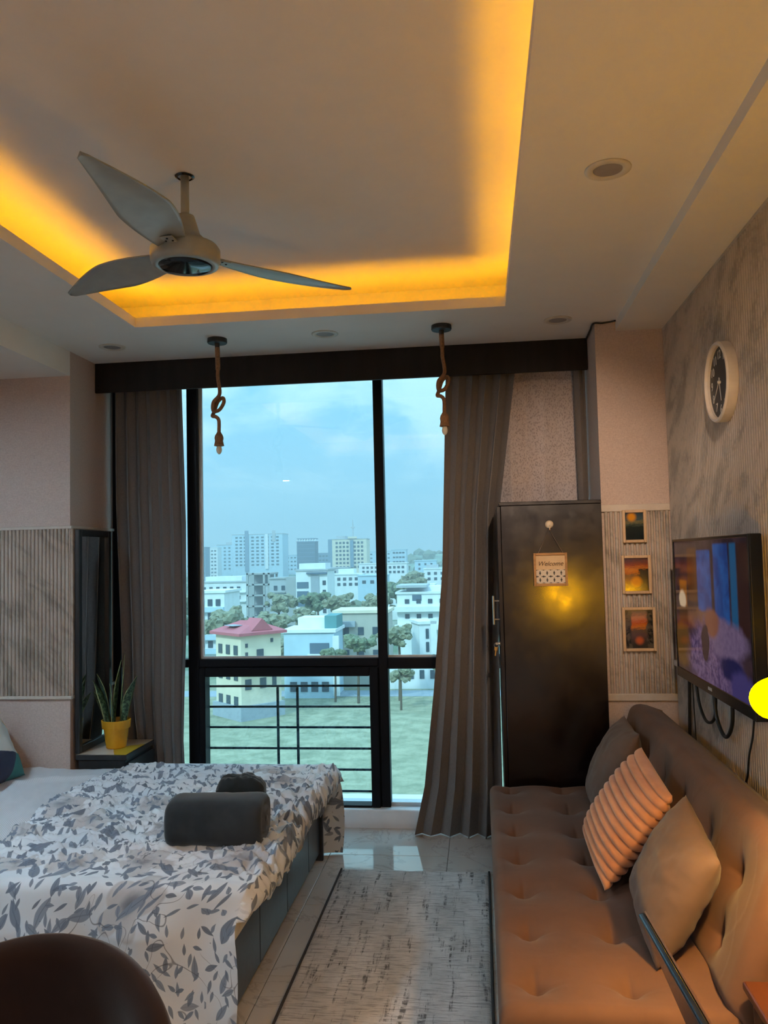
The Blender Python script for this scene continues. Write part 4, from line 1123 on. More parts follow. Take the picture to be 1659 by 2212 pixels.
# ------------------------------------------------------------------ tub chair in the near left corner
def chair():
    c = (-0.745, 1.12, 0)
    t = thing('tub_chair', 'chestnut velvet tub chair with rounded back in front of the bed', 'chair', c, rot=(0, 0, R(6)))
    # curved back shell: half ring open towards the camera
    def f(side):
        def g(u, v):
            a = R(-20) + R(220) * u
            k = math.sin(PI * u)
            rr = 0.255 + (0.035 if side else -0.02) * (1 if side else 1)
            h = 0.50 + (0.345 * (k ** 0.55)) * 1.0
            z = 0.40 + (h - 0.40) * v
            flare = 1 + 0.08 * v
            x, y = rr * math.cos(a) * flare * 0.93, rr * math.sin(a) * flare
            if v > 0.9:
                q = (v - 0.9) / 0.1; z = 0.40 + (h - 0.40) * (0.9 + 0.1 * math.sin(q * PI / 2))
                s = (1 - math.cos(q * PI / 2)) * (-0.0275 if side else 0.0275)
                x += s * math.cos(a); y += s * math.sin(a)
            return (x, y, z)
        return g
    n, m = 60, 26
    bm = bmesh.new()
    for side in (0, 1):
        me = grid(n, m, f(side), 'x'); bm.from_mesh(me); bpy.data.meshes.remove(me)
    bmesh.ops.remove_doubles(bm, verts=bm.verts, dist=0.004)
    bmesh.ops.holes_fill(bm, edges=[e for e in bm.edges if e.is_boundary])
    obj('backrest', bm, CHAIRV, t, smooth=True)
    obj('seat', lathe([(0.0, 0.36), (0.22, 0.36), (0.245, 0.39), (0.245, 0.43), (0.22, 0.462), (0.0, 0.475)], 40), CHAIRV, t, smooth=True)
    for sx in (-1, 1):
        for sy in (-1, 1):
            obj('leg', tube([(sx * 0.14, sy * 0.14, 0.365), (sx * 0.20, sy * 0.20, 0.0)], [0.014, 0.009], 10), material('dark_metal_leg', (0.02, 0.02, 0.02), 0.4, 0.8), t)
chair()

# ------------------------------------------------------------------ desk, laptop
DESKW = material('dark_desk_wood', (0.06, 0.03, 0.018), 0.4, fn=grain(30, 0.25, 0.05, 0.002, (1, 0.15, 1)))
def desk():
    x0, x1, y0, y1, h = 0.14, 0.90, 0.62, 1.285, 0.745
    c = ((x0 + x1) / 2, (y0 + y1) / 2, 0); L = (-c[0], -c[1], 0)
    t = thing('desk', 'dark wooden desk under the laptop at the near right edge', 'desk', c)
    obj('top', box(x0, x1, y0, y1, h - 0.03, h, 0.004, 2), DESKW, t, loc=L)
    for x in (x0 + 0.04, x1 - 0.04):
        for y in (y0 + 0.04, y1 - 0.04): obj('leg', box(x - 0.02, x + 0.02, y - 0.02, y + 0.02, 0, h - 0.03, 0.003, 1), BLACKM, t, loc=L)
    # laptop, screen turned to the right
    lx, ly = 0.318, 1.085
    lp = thing('laptop', 'open dark laptop seen edge on at the bottom right in front of the sofa', 'laptop', (lx, ly, h + 0.001), rot=(0, 0, R(3)))
    LID = material('dark_blue_grey_lid', (0.05, 0.065, 0.08), 0.22, 0.7)
    obj('base', box(-0.005, 0.225, -0.165, 0.165, 0, 0.016, 0.004, 2), LID, lp)
    kb = obj('keyboard', box(0.02, 0.13, -0.15, 0.15, 0.016, 0.018), TVB, lp)
    ld = obj('lid', box(-0.010, 0.0, -0.166, 0.166, 0.0, 0.232, 0.0035, 3), LID, lp, loc=(0.0, 0, 0.016), rot=(0, R(-22), 0))
    obj('screen_glass', box(0.0, 0.0012, -0.160, 0.160, 0.012, 0.226), material('dark_laptop_glass', (0.01, 0.009, 0.009), 0.15), ld)
    obj('bezel_edge', box(0.0002, 0.0028, -0.166, 0.166, 0.2275, 0.2315), material('copper_trim', (0.55, 0.26, 0.12), 0.35, 0.9), ld)
    b = bmesh.new()
    for k, (y, z) in enumerate(((0.02, 0.12), (0.035, 0.125), (0.005, 0.115), (-0.012, 0.118), (0.05, 0.12))): box(-0.0106, -0.0099, y, y + 0.009, z - 0.006, z + 0.008, bm=b)
    obj('lid_logo', b, material('pale_lid_print', (0.5, 0.5, 0.5), 0.4), ld)
desk()

# ------------------------------------------------------------------ side table and lamp at the sofa end
def side_lamp():
    x0, x1, y0, y1, h = 0.580, 0.915, 1.62, 2.035, 0.495
    c = ((x0 + x1) / 2, (y0 + y1) / 2, 0); L = (-c[0], -c[1], 0)
    RW = material('reddish_wood', (0.06, 0.018, 0.007), 0.4, fn=grain(16, 0.35, 0.05, 0.002, (1, 0.2, 1)))
    t = thing('side_table', 'small reddish wooden side table at the near end of the sofa', 'table', c)
    obj('top', box(x0, x1, y0, y1, h - 0.022, h, 0.006, 3), RW, t, loc=L)
    for x in (x0 + 0.03, x1 - 0.03):
        for y in (y0 + 0.03, y1 - 0.03): obj('leg', tube([(x, y, h - 0.022), (x, y, 0)], [0.016, 0.011], 10), RW, t, loc=L)
    lc = (0.619, 1.80)
    l = thing('globe_lamp', 'glowing yellow globe lamp on the side table at the right edge', 'lamp', (lc[0], lc[1], h))
    BRASS = material('satin_brass', (0.5, 0.35, 0.15), 0.3, 1.0)
    obj('base', lathe([(0.0, 0.0), (0.036, 0.0), (0.036, 0.010), (0.012, 0.018), (0.0, 0.018)], 32), BRASS, l)
    obj('stem', tube([(0, 0, 0.015), (0, 0, 0.644)], 0.006, 10), BRASS, l)
    GL = bpy.data.materials.new('glowing_globe'); GL.use_nodes = True; nt = NT(GL.node_tree); nt.n.remove(nt.n['Principled BSDF'])
    e = nt.add('ShaderNodeEmission', inp={'Color': LAMP_COLOR})
    nt.put(e, 'Strength', nt.smooth(nt.noise(nt.add('ShaderNodeTexCoord').outputs['Object'], 4, 1), 0.2, 0.8, LAMP_POWER * 0.97, LAMP_POWER * 1.03))
    nt.put(nt.n['Material Output'], 0, e)
    prof = [(0.0, 0.0465)] + [(0.062 * math.sin(R(q)), 0.0465 * math.cos(R(q))) for q in range(8, 146, 6)]
    prof += [(r - 0.002, z + 0.001) for r, z in reversed(prof[1:])] + [(0.0, 0.0455)]
    obj('shade', lathe(prof, 40), GL, l, loc=(0, 0, 0.690), smooth=True)
    BU = bpy.data.materials.new('lit_bulb'); BU.use_nodes = True; nt = NT(BU.node_tree); nt.n.remove(nt.n['Principled BSDF'])
    e = nt.add('ShaderNodeEmission', inp={'Color': (1.0, 0.58, 0.20)})
    nt.put(e, 'Strength', nt.smooth(nt.noise(nt.add('ShaderNodeTexCoord').outputs['Object'], 4, 1), 0.2, 0.8, BULB_POWER * 0.97, BULB_POWER * 1.03))
    nt.put(nt.n['Material Output'], 0, e)
    b = bmesh.new(); bmesh.ops.create_uvsphere(b, u_segments=20, v_segments=12, radius=0.018)
    obj('bulb', b, BU, l, loc=(0, 0, 0.690), smooth=True)
BULB_POWER = 4500.0
LAMP_COLOR = (1.0, 0.45, 0.0)
side_lamp()

# ------------------------------------------------------------------ ceiling fan, downlights, rope pendants
def fan():
    c = (-0.988, 2.672)
    FW = material('grey_white_fan_enamel', (0.29, 0.31, 0.30), 0.35)
    t = thing('ceiling_fan', 'grey white three blade ceiling fan hanging from the raised ceiling', 'fan', (c[0], c[1], 2.517))
    z = lambda v: v - 2.517
    obj('ceiling_hole_ring', lathe([(0.034, z(2.848)), (0.026, z(2.843)), (0.024, z(2.848)), (0.034, z(2.848))], 24), TVB, t)
    obj('rod', tube([(0, 0, z(2.85)), (0, 0, z(2.68))], 0.0145, 16), FW, t, smooth=True)
    obj('cup', lathe([(0.020, z(2.712)), (0.032, z(2.706)), (0.037, z(2.690)), (0.052, z(2.640)), (0.066, z(2.626)), (0.070, z(2.605)), (0.0, z(2.605))], 32), FW, t, smooth=True)
    obj('motor_housing', lathe([(0.0, z(2.612)), (0.085, z(2.608)), (0.112, z(2.598)), (0.120, z(2.585)), (0.120, z(2.548)), (0.113, z(2.532)), (0.094, z(2.527)), (0.092, z(2.532)), (0.0, z(2.532))], 48), FW, t, smooth=True)
    obj('bottom_disc', lathe([(0.092, z(2.530)), (0.085, z(2.524)), (0.04, z(2.519)), (0.0, z(2.517))], 48), material('polished_black_disc', (0.012, 0.012, 0.013), 0.1, 0.4), t, smooth=True)
    def fb(u, v):
        r = 0.118 + 0.585 * v
        w = 0.050 + 0.036 * math.sin(min(1.0, v / 0.42) * PI / 2) if v < 0.42 else 0.086 - 0.072 * ((v - 0.42) / 0.58) ** 1.25
        s = u * 2 - 1
        tw = R(14 - 9 * v)
        off = 0.02 * math.sin(v * PI)
        if v > 0.97: w *= math.sqrt(max(0.02, 1 - ((v - 0.97) / 0.03) ** 2))
        return (r, off + s * w * math.cos(tw), 0.008 * (1 - s * s) + s * w * math.sin(tw) + 0.004 * v)
    me = grid(14, 40, fb, 'blade', FW)
    screw = mesh_of('screw', lathe([(0.0, -0.008), (0.004, -0.007), (0.004, -0.005), (0.0, -0.005)], 8), TVB)
    for a in (44, 150, 268):
        b = obj('blade', me, parent=t, loc=(0, 0, z(2.572)), rot=(0, 0, R(a)))
        sm = b.modifiers.new('thickness', 'SOLIDIFY'); sm.thickness = 0.004; sm.offset = 0
        br = box(0.100, 0.165, -0.022, 0.022, -0.005, 0.001, 0.002, 1)
        obj('blade_bracket', br, FW, b)
        for p in ((0.135, -0.012), (0.135, 0.012), (0.155, 0.0)): obj('screw', screw, parent=b, loc=(p[0], p[1], 0))
fan()
def downlights():
    W = material('white_downlight_rim', (0.62, 0.58, 0.52), 0.4)
    LENS = material('unlit_frosted_lens', (0.28, 0.25, 0.24), 0.5)
    rim = mesh_of('rim', lathe([(0.043, -0.001), (0.046, -0.005), (0.060, -0.006), (0.068, -0.003), (0.069, 0.0), (0.043, 0.0), (0.043, -0.001)], 40), W, True)
    lens = mesh_of('lens', lathe([(0.0, -0.002), (0.043, -0.002), (0.043, 0.0), (0.0, 0.0)], 32), LENS)
    for x, y, lab in ((-1.907, 4.055, 'unlit round downlight in the ceiling corner above the left curtain'), (-0.753, 4.026, 'unlit round downlight between the two rope pendants'),
                      (0.416, 4.008, 'unlit round downlight by the right pillar near the pelmet'), (0.416, 2.439, 'largest unlit round downlight, in the ceiling near the right wall'),
                      ):
        t = thing('downlight', lab, 'ceiling light', (x, y, ZC), group='recessed ceiling lights')
        obj('rim', rim, parent=t); obj('lens', lens, parent=t)
    # out of view, the lamp mirrored in the window plus added fill lights: neutral ones on the desk side, daylight-white ones under the beam over the bed
    def lit(name, col, power):
        m = bpy.data.materials.new(name); m.use_nodes = True; nt = NT(m.node_tree); nt.n.remove(nt.n['Principled BSDF'])
        e = nt.add('ShaderNodeEmission', inp={'Color': col})
        nt.put(e, 'Strength', nt.smooth(nt.noise(nt.add('ShaderNodeTexCoord').outputs['Object'], 9, 1), 0.2, 0.8, power * 0.95, power * 1.05))
        nt.put(nt.n['Material Output'], 0, e)
        return mesh_of('lens', lathe([(0.0, -0.002), (0.043, -0.002), (0.043, 0.0), (0.0, 0.0)], 32), m)
    desk_fill_lens = lit('neutral_fill_lens', (1.0, 0.96, 0.95), DESK_FILL)
    beam_and_fill_lens = lit('cool_lamp_and_fill_lens', (0.56, 0.83, 1.0), BEAM_LAMP_AND_FILL)
    for x, y, zz, ln, lab in ((0.416, 0.87, ZC, desk_fill_lens, 'added fill downlight above the desk, out of view'), (0.416, -0.70, ZC, desk_fill_lens, 'added fill downlight behind the desk near the right wall, out of view'),
                      (0.416, -2.0, ZC, desk_fill_lens, 'added fill downlight at the rear right corner of the room, out of view'), (-2.44, -0.86, 2.517, beam_and_fill_lens, 'lit round downlight under the left ceiling beam behind the camera'),
                      (-2.55, 2.45, 2.517, beam_and_fill_lens, 'added fill downlight under the left beam over the bed head, out of view'),
                      (-2.61, 1.9, 2.517, beam_and_fill_lens, 'added fill downlight under the left beam in front of the bed, out of view')):
        t = thing('downlight', lab, 'ceiling light', (x, y, zz), group='recessed ceiling lights')
        obj('rim', rim, parent=t); obj('lens', ln, parent=t)
    # added unseen spotlight over the desk end, brightening the pictures and the wardrobe
    c = Vector((0.45, 1.42, ZC)); aim = Vector((0.36, 4.1, 1.62))
    t = thing('fill_spotlight', 'small white fill spotlight added above the frame, aimed at the right pillar', 'spotlight', c)
    obj('mount', lathe([(0.0, 0.0), (0.04, 0.0), (0.04, -0.012), (0.0, -0.012)], 24), W, t)
    obj('stem', tube([(0, 0, -0.01), (0, 0, -0.05)], 0.006, 8), W, t)
    d = (aim - c - Vector((0, 0, -0.06))).normalized(); q = d.to_track_quat('-Z', 'Y').to_euler()
    obj('head', lathe([(0.0, 0.05), (0.025, 0.048), (0.032, 0.03), (0.034, -0.03), (0.030, -0.03), (0.026, 0.02), (0.0, 0.022)], 24), W, t, loc=(0, 0, -0.06), rot=q, smooth=True)
    sp = bpy.data.lights.new('spot', 'SPOT'); sp.energy = FILL_SPOT_POWER; sp.spot_size = R(40); sp.spot_blend = 0.9; sp.shadow_soft_size = 0.024; sp.color = (1.0, 0.72, 0.50)
    so = bpy.data.objects.new('fill_spot_lamp', sp); COL.objects.link(so); so.parent = t; so.location = Vector((0, 0, -0.06)) + d * 0.028; so.rotation_euler = q
downlights()
def pendants():
    ROPE = material('jute_rope', (0.20, 0.105, 0.052), 0.9, fn=grain(260, 0.4, 0.6, 0.003, (1, 1, 0.4)))
    BULB = material('clear_bulb', (0.75, 0.66, 0.52), 0.05, spec=0.8)
    BK = material('matt_black_metal', (0.010, 0.010, 0.011), 0.5)
    def one(x, y, zs, label, flip, tw):
        t = thing('rope_pendant', label, 'pendant light', (x, y, zs), group='rope pendants at the window')
        top = ZC - zs
        obj('canopy', lathe([(0.0, top), (0.050, top), (0.051, top - 0.018), (0.048, top - 0.024), (0.0, top - 0.024)], 32), BK, t)
        obj('sleeve', tube([(0, 0, top - 0.022), (0, 0, top - 0.046)], 0.0125, 14), BK, t)
        k = (0.24)
        f = flip
        P = [(0, 0, top - 0.044), (0.002 * f, 0, top - 0.15), (0.001 * f, 0, k + 0.16), (0.010 * f, 0, k + 0.075), (-0.020 * f, -0.010, k + 0.03), (-0.020 * f, -0.013, k - 0.015), (0.008 * f, -0.004, k - 0.01),
             (0.028 * f, 0.010, k + 0.030), (0.022 * f, 0.013, k + 0.055), (-0.004 * f, 0.011, k + 0.035), (-0.022 * f, 0.002, k - 0.020), (-0.028 * f, -0.004, k - 0.040), (-0.010 * f, -0.004, k - 0.045), (0.004 * f, 0, k - 0.065), (0.004 * f, 0, 0.115)]
        pts = spline(P, 8)
        rad = [0.0125 if p.z > k + 0.20 else 0.0095 for p in pts]
        b = tube(pts, rad, 10)
        obj('rope', b, ROPE, t, smooth=True)
        obj('socket', lathe([(0.0, 0.120), (0.008, 0.118), (0.020, 0.098), (0.023, 0.085), (0.0205, 0.070), (0.024, 0.052), (0.026, 0.045), (0.018, 0.043), (0.0, 0.043)], 20), ROPE, t, smooth=True, loc=(0.004 * f, 0, 0))
        obj('bulb', lathe([(0.011, 0.045), (0.013, 0.036), (0.015, 0.026), (0.013, 0.014), (0.007, 0.004), (0.0, 0.0)], 20), BULB, t, smooth=True, loc=(0.004 * f, 0, 0))
    one(-1.317, 4.012, 2.048, 'knotted rope pendant lamp hanging before the left half of the window', 1, 0)
    one(-0.157, 3.995, 2.098, 'knotted rope pendant lamp hanging before the brown curtain edge', 1, 1)
pendants()

# ------------------------------------------------------------------ the town outside
GZ = -18.5
def m_ground(nt, b):
    p = nt.add('ShaderNodeNewGeometry').outputs['Position']
    n = nt.noise(nt.vscale(p, (1, 1, 1)), 0.5, 6, 0.7); n2 = nt.noise(p, 0.06, 4, 0.6)
    g = nt.mix(nt.smooth(n, 0.3, 0.7), (0.19, 0.20, 0.12), (0.36, 0.35, 0.23))
    far = nt.mix(nt.smooth(n2, 0.4, 0.6), (0.12, 0.19, 0.10), (0.30, 0.30, 0.24))
    y = nt.sep(p)[1]
    nt.put(b, 'Base Color', nt.mix(nt.smooth(y, 124, 150), g, far))
def plainwall(name, col): return material(name, col, 0.85, fn=grain(0.6, 0.06, 0, world=True))
CREAMW, WHITEW, GREYW = plainwall('cream_render', (0.70, 0.62, 0.48)), plainwall('white_render', (0.74, 0.76, 0.77)), plainwall('grey_render', (0.42, 0.44, 0.46))
BLUEW, PALEB, DARKG = plainwall('slate_blue_render', (0.16, 0.24, 0.33)), plainwall('pale_blue_render', (0.46, 0.60, 0.70)), plainwall('dark_glass_wall', (0.10, 0.15, 0.21))
STONEW = plainwall('weathered_stone', (0.46, 0.43, 0.37)); REDR = plainwall('red_roof_tiles', (0.50, 0.13, 0.15)); SLATE = plainwall('grey_roof_sheet', (0.34, 0.37, 0.41))
WIN = material('dark_window_glass', (0.05, 0.075, 0.10), 0.25); CONC = plainwall('raw_concrete', (0.36, 0.37, 0.37)); TEAL = plainwall('teal_panel', (0.10, 0.26, 0.27))
ASPH = plainwall('road_asphalt', (0.30, 0.33, 0.36)); KERB = plainwall('pale_concrete_kerb', (0.55, 0.56, 0.55))
UNIT = mesh_of('window', box(-0.5, 0.5, -0.5, 0.5, -0.5, 0.5), WIN)
def town():
    gr = tag(obj('ground', box(-900, 900, 40, 1500, GZ - 2, GZ), material('grass_and_scrub', rough=0.95, fn=m_ground)), kind='structure')
    tag(obj('road', box(-60, 80, 117.3, 122.5, GZ, GZ + 0.05), ASPH), kind='structure')
    tag(obj('kerb', box(-14, 40, 40, 68.5, GZ, GZ + 0.25), KERB), kind='structure')
    def building(name, label, xc, y, w, d, top, wall, roof=None, rot=0, parts=()):
        t = thing(name, label, 'building', (xc, y + d / 2, GZ), (0, 0, R(rot)))
        h = top - GZ
        obj('wall', box(-w / 2, w / 2, -d / 2, d / 2, 0, h), wall, t)
        obj('roof', box(-w / 2 - 0.3, w / 2 + 0.3, -d / 2 - 0.3, d / 2 + 0.3, h, h + 0.45), roof or wall, t)
        for p in parts: p(t, w, d, h)
        return t
    def wins(nx, rows, zr, ww, wh, mat=None, x0=0.08, x1=0.92, recess=0.0):
        """grid of windows on the front face: each window a part"""
        def f(t, w, d, h):
            for r in range(rows):
                z = zr[0] + (zr[1] - zr[0]) * (r + 0.5) / rows
                for i in range(nx):
                    x = -w / 2 + w * (x0 + (x1 - x0) * (i + 0.5) / nx)
                    obj('window', UNIT, parent=t, loc=(x, -d / 2, h + z), scale=(ww, 0.25, wh))
        return f
    def side_wins(ny, rows, zr, ww, wh):
        def f(t, w, d, h):
            for r in range(rows):
                z = zr[0] + (zr[1] - zr[0]) * (r + 0.5) / rows
                for i in range(ny): obj('window', UNIT, parent=t, loc=(w / 2, -d / 2 + d * (i + 0.5) / ny, h + z), scale=(0.25, ww, wh))
        return f
    def bands(rows, zr, hh, mat, x0=0.0, x1=1.0, out=0.3, name='balcony'):
        def f(t, w, d, h):
            for r in range(rows):
                z = h + zr[0] + (zr[1] - zr[0]) * (r + 0.5) / rows
                obj(name, box(-w / 2 + w * x0, -w / 2 + w * x1, -d / 2 - out, -d / 2, z - hh / 2, z + hh / 2), mat, t)
        return f
    def blk(name, x0, x1, z0, z1, out, mat, y=None):
        """box on the facade (z0,z1 from the roof line) or above the roof"""
        def f(t, w, d, h):
            ya, yb = (-d / 2 - out, -d / 2 + 0.1) if y is None else (-d / 2 + d * y[0], -d / 2 + d * y[1])
            obj(name, box(-w / 2 + w * x0, -w / 2 + w * x1, ya, yb, h + z0, h + z1), mat, t)
        return f
    def mast(x, hh):
        def f(t, w, d, h):
            b = tube([(-w / 2 + w * x, 0, h), (-w / 2 + w * x, 0, h + hh * 0.75), (-w / 2 + w * x, 0, h + hh)], [0.55, 0.4, 0.12], 6)
            box(-w / 2 + w * x - 1.2, -w / 2 + w * x + 1.2, -0.6, 0.6, h + hh * 0.55, h + hh * 0.62, bm=b)
            obj('mast', b, GREYW, t)
        return f
    B = building
    # far towers
    B('apartment_tower', 'widest pale blue apartment tower on the skyline left of the window', -178.6, 640, 41.9, 20, 22.6, PALEB, GREYW, 0,
      [wins(6, 9, (-26, -1), 2.2, 1.3, x0=0.36, x1=0.95), wins(3, 9, (-26, -1), 2.0, 1.3, x0=0.05, x1=0.30), blk('stair_tower', 0.26, 0.33, -30, 3.2, 0.8, BLUEW), blk('stair_tower', 0.80, 0.86, -6, 3.0, 0.5, GREYW), blk('pier', 0.66, 0.72, -28, 0, 1.0, WHITEW)])
    B('office_block', 'blue grey block adjoining the widest apartment tower on the skyline', -218.5, 680, 14.4, 16, 15.4, PALEB, GREYW, 0, [wins(3, 7, (-22, -1), 1.8, 1.2), blk('roof_room', 0.5, 1.0, 0, 2.6, 0, GREYW, (0.2, 0.8))])
    B('dark_tower', 'narrow dark blue tower at the far left edge of the skyline', -211.5, 600, 7, 10, 12.3, BLUEW, None, 0, [bands(8, (-24, 0), 0.5, DARKG, name='window_band')])
    B('white_tower', 'slim white tower with window rows near the left skyline edge', -213.0, 630, 9.2, 10, 12.4, WHITEW, None, 0, [wins(3, 8, (-24, -1), 1.6, 1.2)])
    B('glass_tower', 'dark slate office tower standing alone in the middle of the skyline', -121.2, 560, 12.9, 12, 13.8, DARKG, BLUEW, 0,
      [blk('crown_post', k / 7, k / 7 + 0.05, 0.3, 1.9, 0, WHITEW, (0, 0.1)) for k in range(8)] + [blk('crown_slab', 0, 1, 1.9, 2.6, 0, BLUEW, (0, 1))] + [bands(9, (-26, -0.5), 0.35, BLUEW, out=0.15, name='floor_band')])
    B('hotel_tower', 'cream hotel block with a roof mast on the skyline', -87.0, 540, 23.5, 16, 14.4, CREAMW, GREYW, 0,
      [wins(8, 7, (-20, -1), 1.5, 1.5), blk('centre_bay', 0.52, 0.62, -19, -0.5, 0.7, BLUEW), blk('roof_room', 0.1, 0.36, 0, 2.4, 0, GREYW, (0.2, 0.9)), blk('pediment', 0.46, 0.72, 0, 1.8, 0.3, CREAMW), mast(0.56, 14), blk('side_bay', -0.12, 0.0, -30, 0.2, 0.0, BLUEW, (0.0, 0.9))])
    for lab, x, y, w, top, m in (('low pale far building right of the widest apartment tower', -166, 700, 15, 5.4, PALEB), ('low bluish far building between the dark tower and the hotel', -129.5, 660, 13.2, 6.1, BLUEW),
                                 ('low grey far building just right of the hotel tower', -86, 700, 24, 6.8, PALEB), ('pale blue block on the far hillside seen in the right pane', -59.7, 600, 11.1, 7.1, PALEB)):
        B('far_block', lab, x, y, w, 12, top, m, None, 0, [wins(4, 4, (-14, -0.5), 1.8, 1.2)])
    # middle distance
    B('white_apartments', 'long white apartment house with flat roof at the left of the window view', -81.6, 250, 16.1, 12, -5.3, WHITEW, GREYW, 0, [wins(6, 3, (-9, -0.4), 1.1, 1.1), bands(2, (-7.4, -1.6), 0.35, WHITEW, out=0.8), blk('roof_room', 0.1, 0.85, 0, 1.9, 0, WHITEW, (0.3, 0.9))])
    B('balcony_flats', 'white and blue flats with stacked balcony bands at the left window edge', -51.2, 150, 5.6, 10, -4.5, WHITEW, None, 0, [wins(3, 4, (-11, -0.5), 0.9, 1.3), bands(4, (-12.3, -1.8), 0.9, PALEB, out=0.9)])
    t = thing('concrete_shell', 'unfinished grey concrete frame building with open floors', 'building', (-65.4, 240, GZ))
    hh = -2.2 - GZ
    for k in range(5): obj('floor_slab', box(-3.6, 3.6, -5, 5, hh - 3.2 * k - 0.5, hh - 3.2 * k), CONC, t)
    for x in (-3.4, -1.6, 1.7, 3.2):
        for y in (-4.7, 4.5): obj('column', box(x - 0.3, x + 0.3, y - 0.3, y + 0.3, 0, hh), CONC, t)
    obj('back_wall', box(-3.4, 3.4, 0.5, 0.8, 0, hh), GREYW, t); obj('infill_wall', box(-3.4, -1.6, -4.8, -4.6, 0, hh), CONC, t); obj('infill_wall', box(1.8, 3.3, -4.8, -4.6, 0, hh - 3.2), GREYW, t)
    B('grey_flats', 'grey rendered flats beside the unfinished concrete building', -55.4, 225, 7.9, 10, -3.9, GREYW, CONC, 0, [wins(3, 4, (-13, -1), 1.0, 1.3), blk('stair_bay', 0.62, 0.98, -13, 0.6, 0.6, CONC), bands(3, (-12, -2), 0.3, CONC, 0, 0.6, 0.6, 'ledge')])
    B('modern_house', 'tall white modern house with dark window bands and a grey vertical panel', -45.1, 215, 8.6, 11, -1.6, WHITEW, GREYW, 0,
      [bands(4, (-12.4, -2.6), 1.7, DARKG, 0.03, 0.40, 0.12, 'window_band'), blk('vertical_panel', 0.48, 0.74, -10.5, -1.2, 0.25, SLATE), blk('roof_room', 0.05, 0.9, 0.2, 2.0, 0, WHITEW, (0.2, 0.9)), blk('canopy', 0.35, 1.0, -0.9, -0.4, 0.8, DARKG), wins(1, 4, (-12, -2), 0.9, 1.2, x0=0.82, x1=0.98)])
    B('long_house', 'long low white house behind the wooded slope', -55.4, 330, 14.4, 10, -5.2, WHITEW, None, 0, [wins(5, 2, (-5, -0.6), 1.3, 1.2), blk('roof_room', 0.3, 0.75, 0.3, 2.4, 0, WHITEW, (0.2, 0.9))])
    B('blue_house', 'low light blue house just left of the window mullion', -40.0, 300, 10.8, 10, -5.2, PALEB, None, 0, [wins(3, 1, (-3.4, -1), 1.4, 1.2)])
    B('flat_row', 'distant white flat roofed row below the hotel tower', -54.9, 420, 15.8, 10, -1.7, WHITEW, None, 0, [wins(6, 2, (-5, -0.8), 1.2, 1.1)])
    B('hill_villa', 'white villa on the hillside near the mullion in the right pane', -39.0, 380, 9.6, 10, -1.4, WHITEW, None, 0, [wins(4, 2, (-5, -0.6), 1.2, 1.1)])
    B('hill_villa', 'white villa beside the brown curtain on the far hillside', -18.0, 330, 9.5, 10, -3.6, WHITEW, None, 0, [wins(3, 2, (-5, -0.6), 1.2, 1.1), blk('roof_room', 0.1, 0.6, 0.3, 1.8, 0, GREYW, (0.2, 0.8))])
    for k, (lab, x, y, w, top, m) in enumerate((('small cream house low between the grey flats and the towers', -70, 330, 12, -6.0, CREAMW), ('small grey house below the dark office tower', -72, 400, 13, -3.2, GREYW), ('small pale house on the far slope in the right pane', -30, 450, 12, -0.8, PALEB), ('small white house among trees below the hillside villas', -26.5, 260, 7.5, -8.4, WHITEW), ('small white house in front of the hillside villa by the curtain', -17.5, 255, 6.0, -7.6, WHITEW))):
        B('small_house', lab, x, y, w, 9, top, m, None, 0, [wins(3, 2, (-5.5, -0.6), 1.1, 1.1)])
    # near houses
    t = thing('red_roof_house', 'cream house with red tiled hip roof, nearest on the left', 'building', (-30.4, 104, GZ), (0, 0, R(-42)))
    h = -7.6 - GZ
    obj('wall', box(-3.1, 3.1, -3.0, 3.0, 0, h), CREAMW, t)
    b = bmesh.new()
    e = [(-3.7, -3.6, h), (3.7, -3.6, h), (3.7, 3.6, h), (-3.7, 3.6, h)]
    vs = [b.verts.new(p) for p in e + [(-1.2, -0.4, h + 1.3), (1.0, 0.6, h + 1.3)]]; lo = [b.verts.new((x, y, z - 0.35)) for x, y, z in e]
    for f in ((0, 1, 5, 4), (1, 2, 5), (2, 3, 4, 5), (3, 0, 4)): b.faces.new([vs[i] for i in f])
    for i in range(4): b.faces.new((lo[i], lo[(i + 1) % 4], vs[(i + 1) % 4], vs[i]))
    b.faces.new(lo[::-1]); rf = obj('roof', b, REDR, t)
    g = bmesh.new(); A = [(3.4, -1.6, h + 0.2), (3.4, 1.6, h + 0.2), (3.4, 0.0, h + 1.7)]
    f0 = [g.verts.new(p) for p in A]; f1 = [g.verts.new((x - 3.0, y, z)) for x, y, z in A]
    g.faces.new(f0); g.faces.new(f1[::-1])
    for i in range(3): g.faces.new((f0[i], f0[(i + 1) % 3], f1[(i + 1) % 3], f1[i]))
    obj('gable', g, REDR, rf)
    obj('solar_panel', box(-1.6, 0.6, -2.6, -1.2, h + 0.72, h + 0.80), SLATE, rf)
    for x in (-1.9, 0.0, 1.9):
        for z in (-2.2, -5.4, -8.6): obj('window', UNIT, parent=t, loc=(x, -3.0, h + z), scale=(0.9, 0.2, 1.2))
    for y, z, w_, hh in ((-2.2, -1.6, 0.35, 0.5), (-2.2, -2.7, 0.35, 0.5), (1.6, -1.2, 0.35, 0.5), (-0.2, -3.2, 1.0, 2.0), (-2.0, -6.5, 0.9, 1.3), (0.2, -6.5, 0.9, 1.3), (1.9, -6.5, 0.6, 1.3)): obj('window', UNIT, parent=t, loc=(3.1, y, h + z), scale=(0.2, w_, hh))
    obj('balcony', box(3.1, 4.3, -3.2, 4.4, h - 4.6, h - 3.6), CREAMW, t); obj('balcony', box(-3.2, 4.3, -4.0, -3.0, h - 4.6, h - 3.8), CREAMW, t); obj('plinth', box(-3.4, 3.6, -3.4, 3.2, 0, 1.8), SLATE, t)
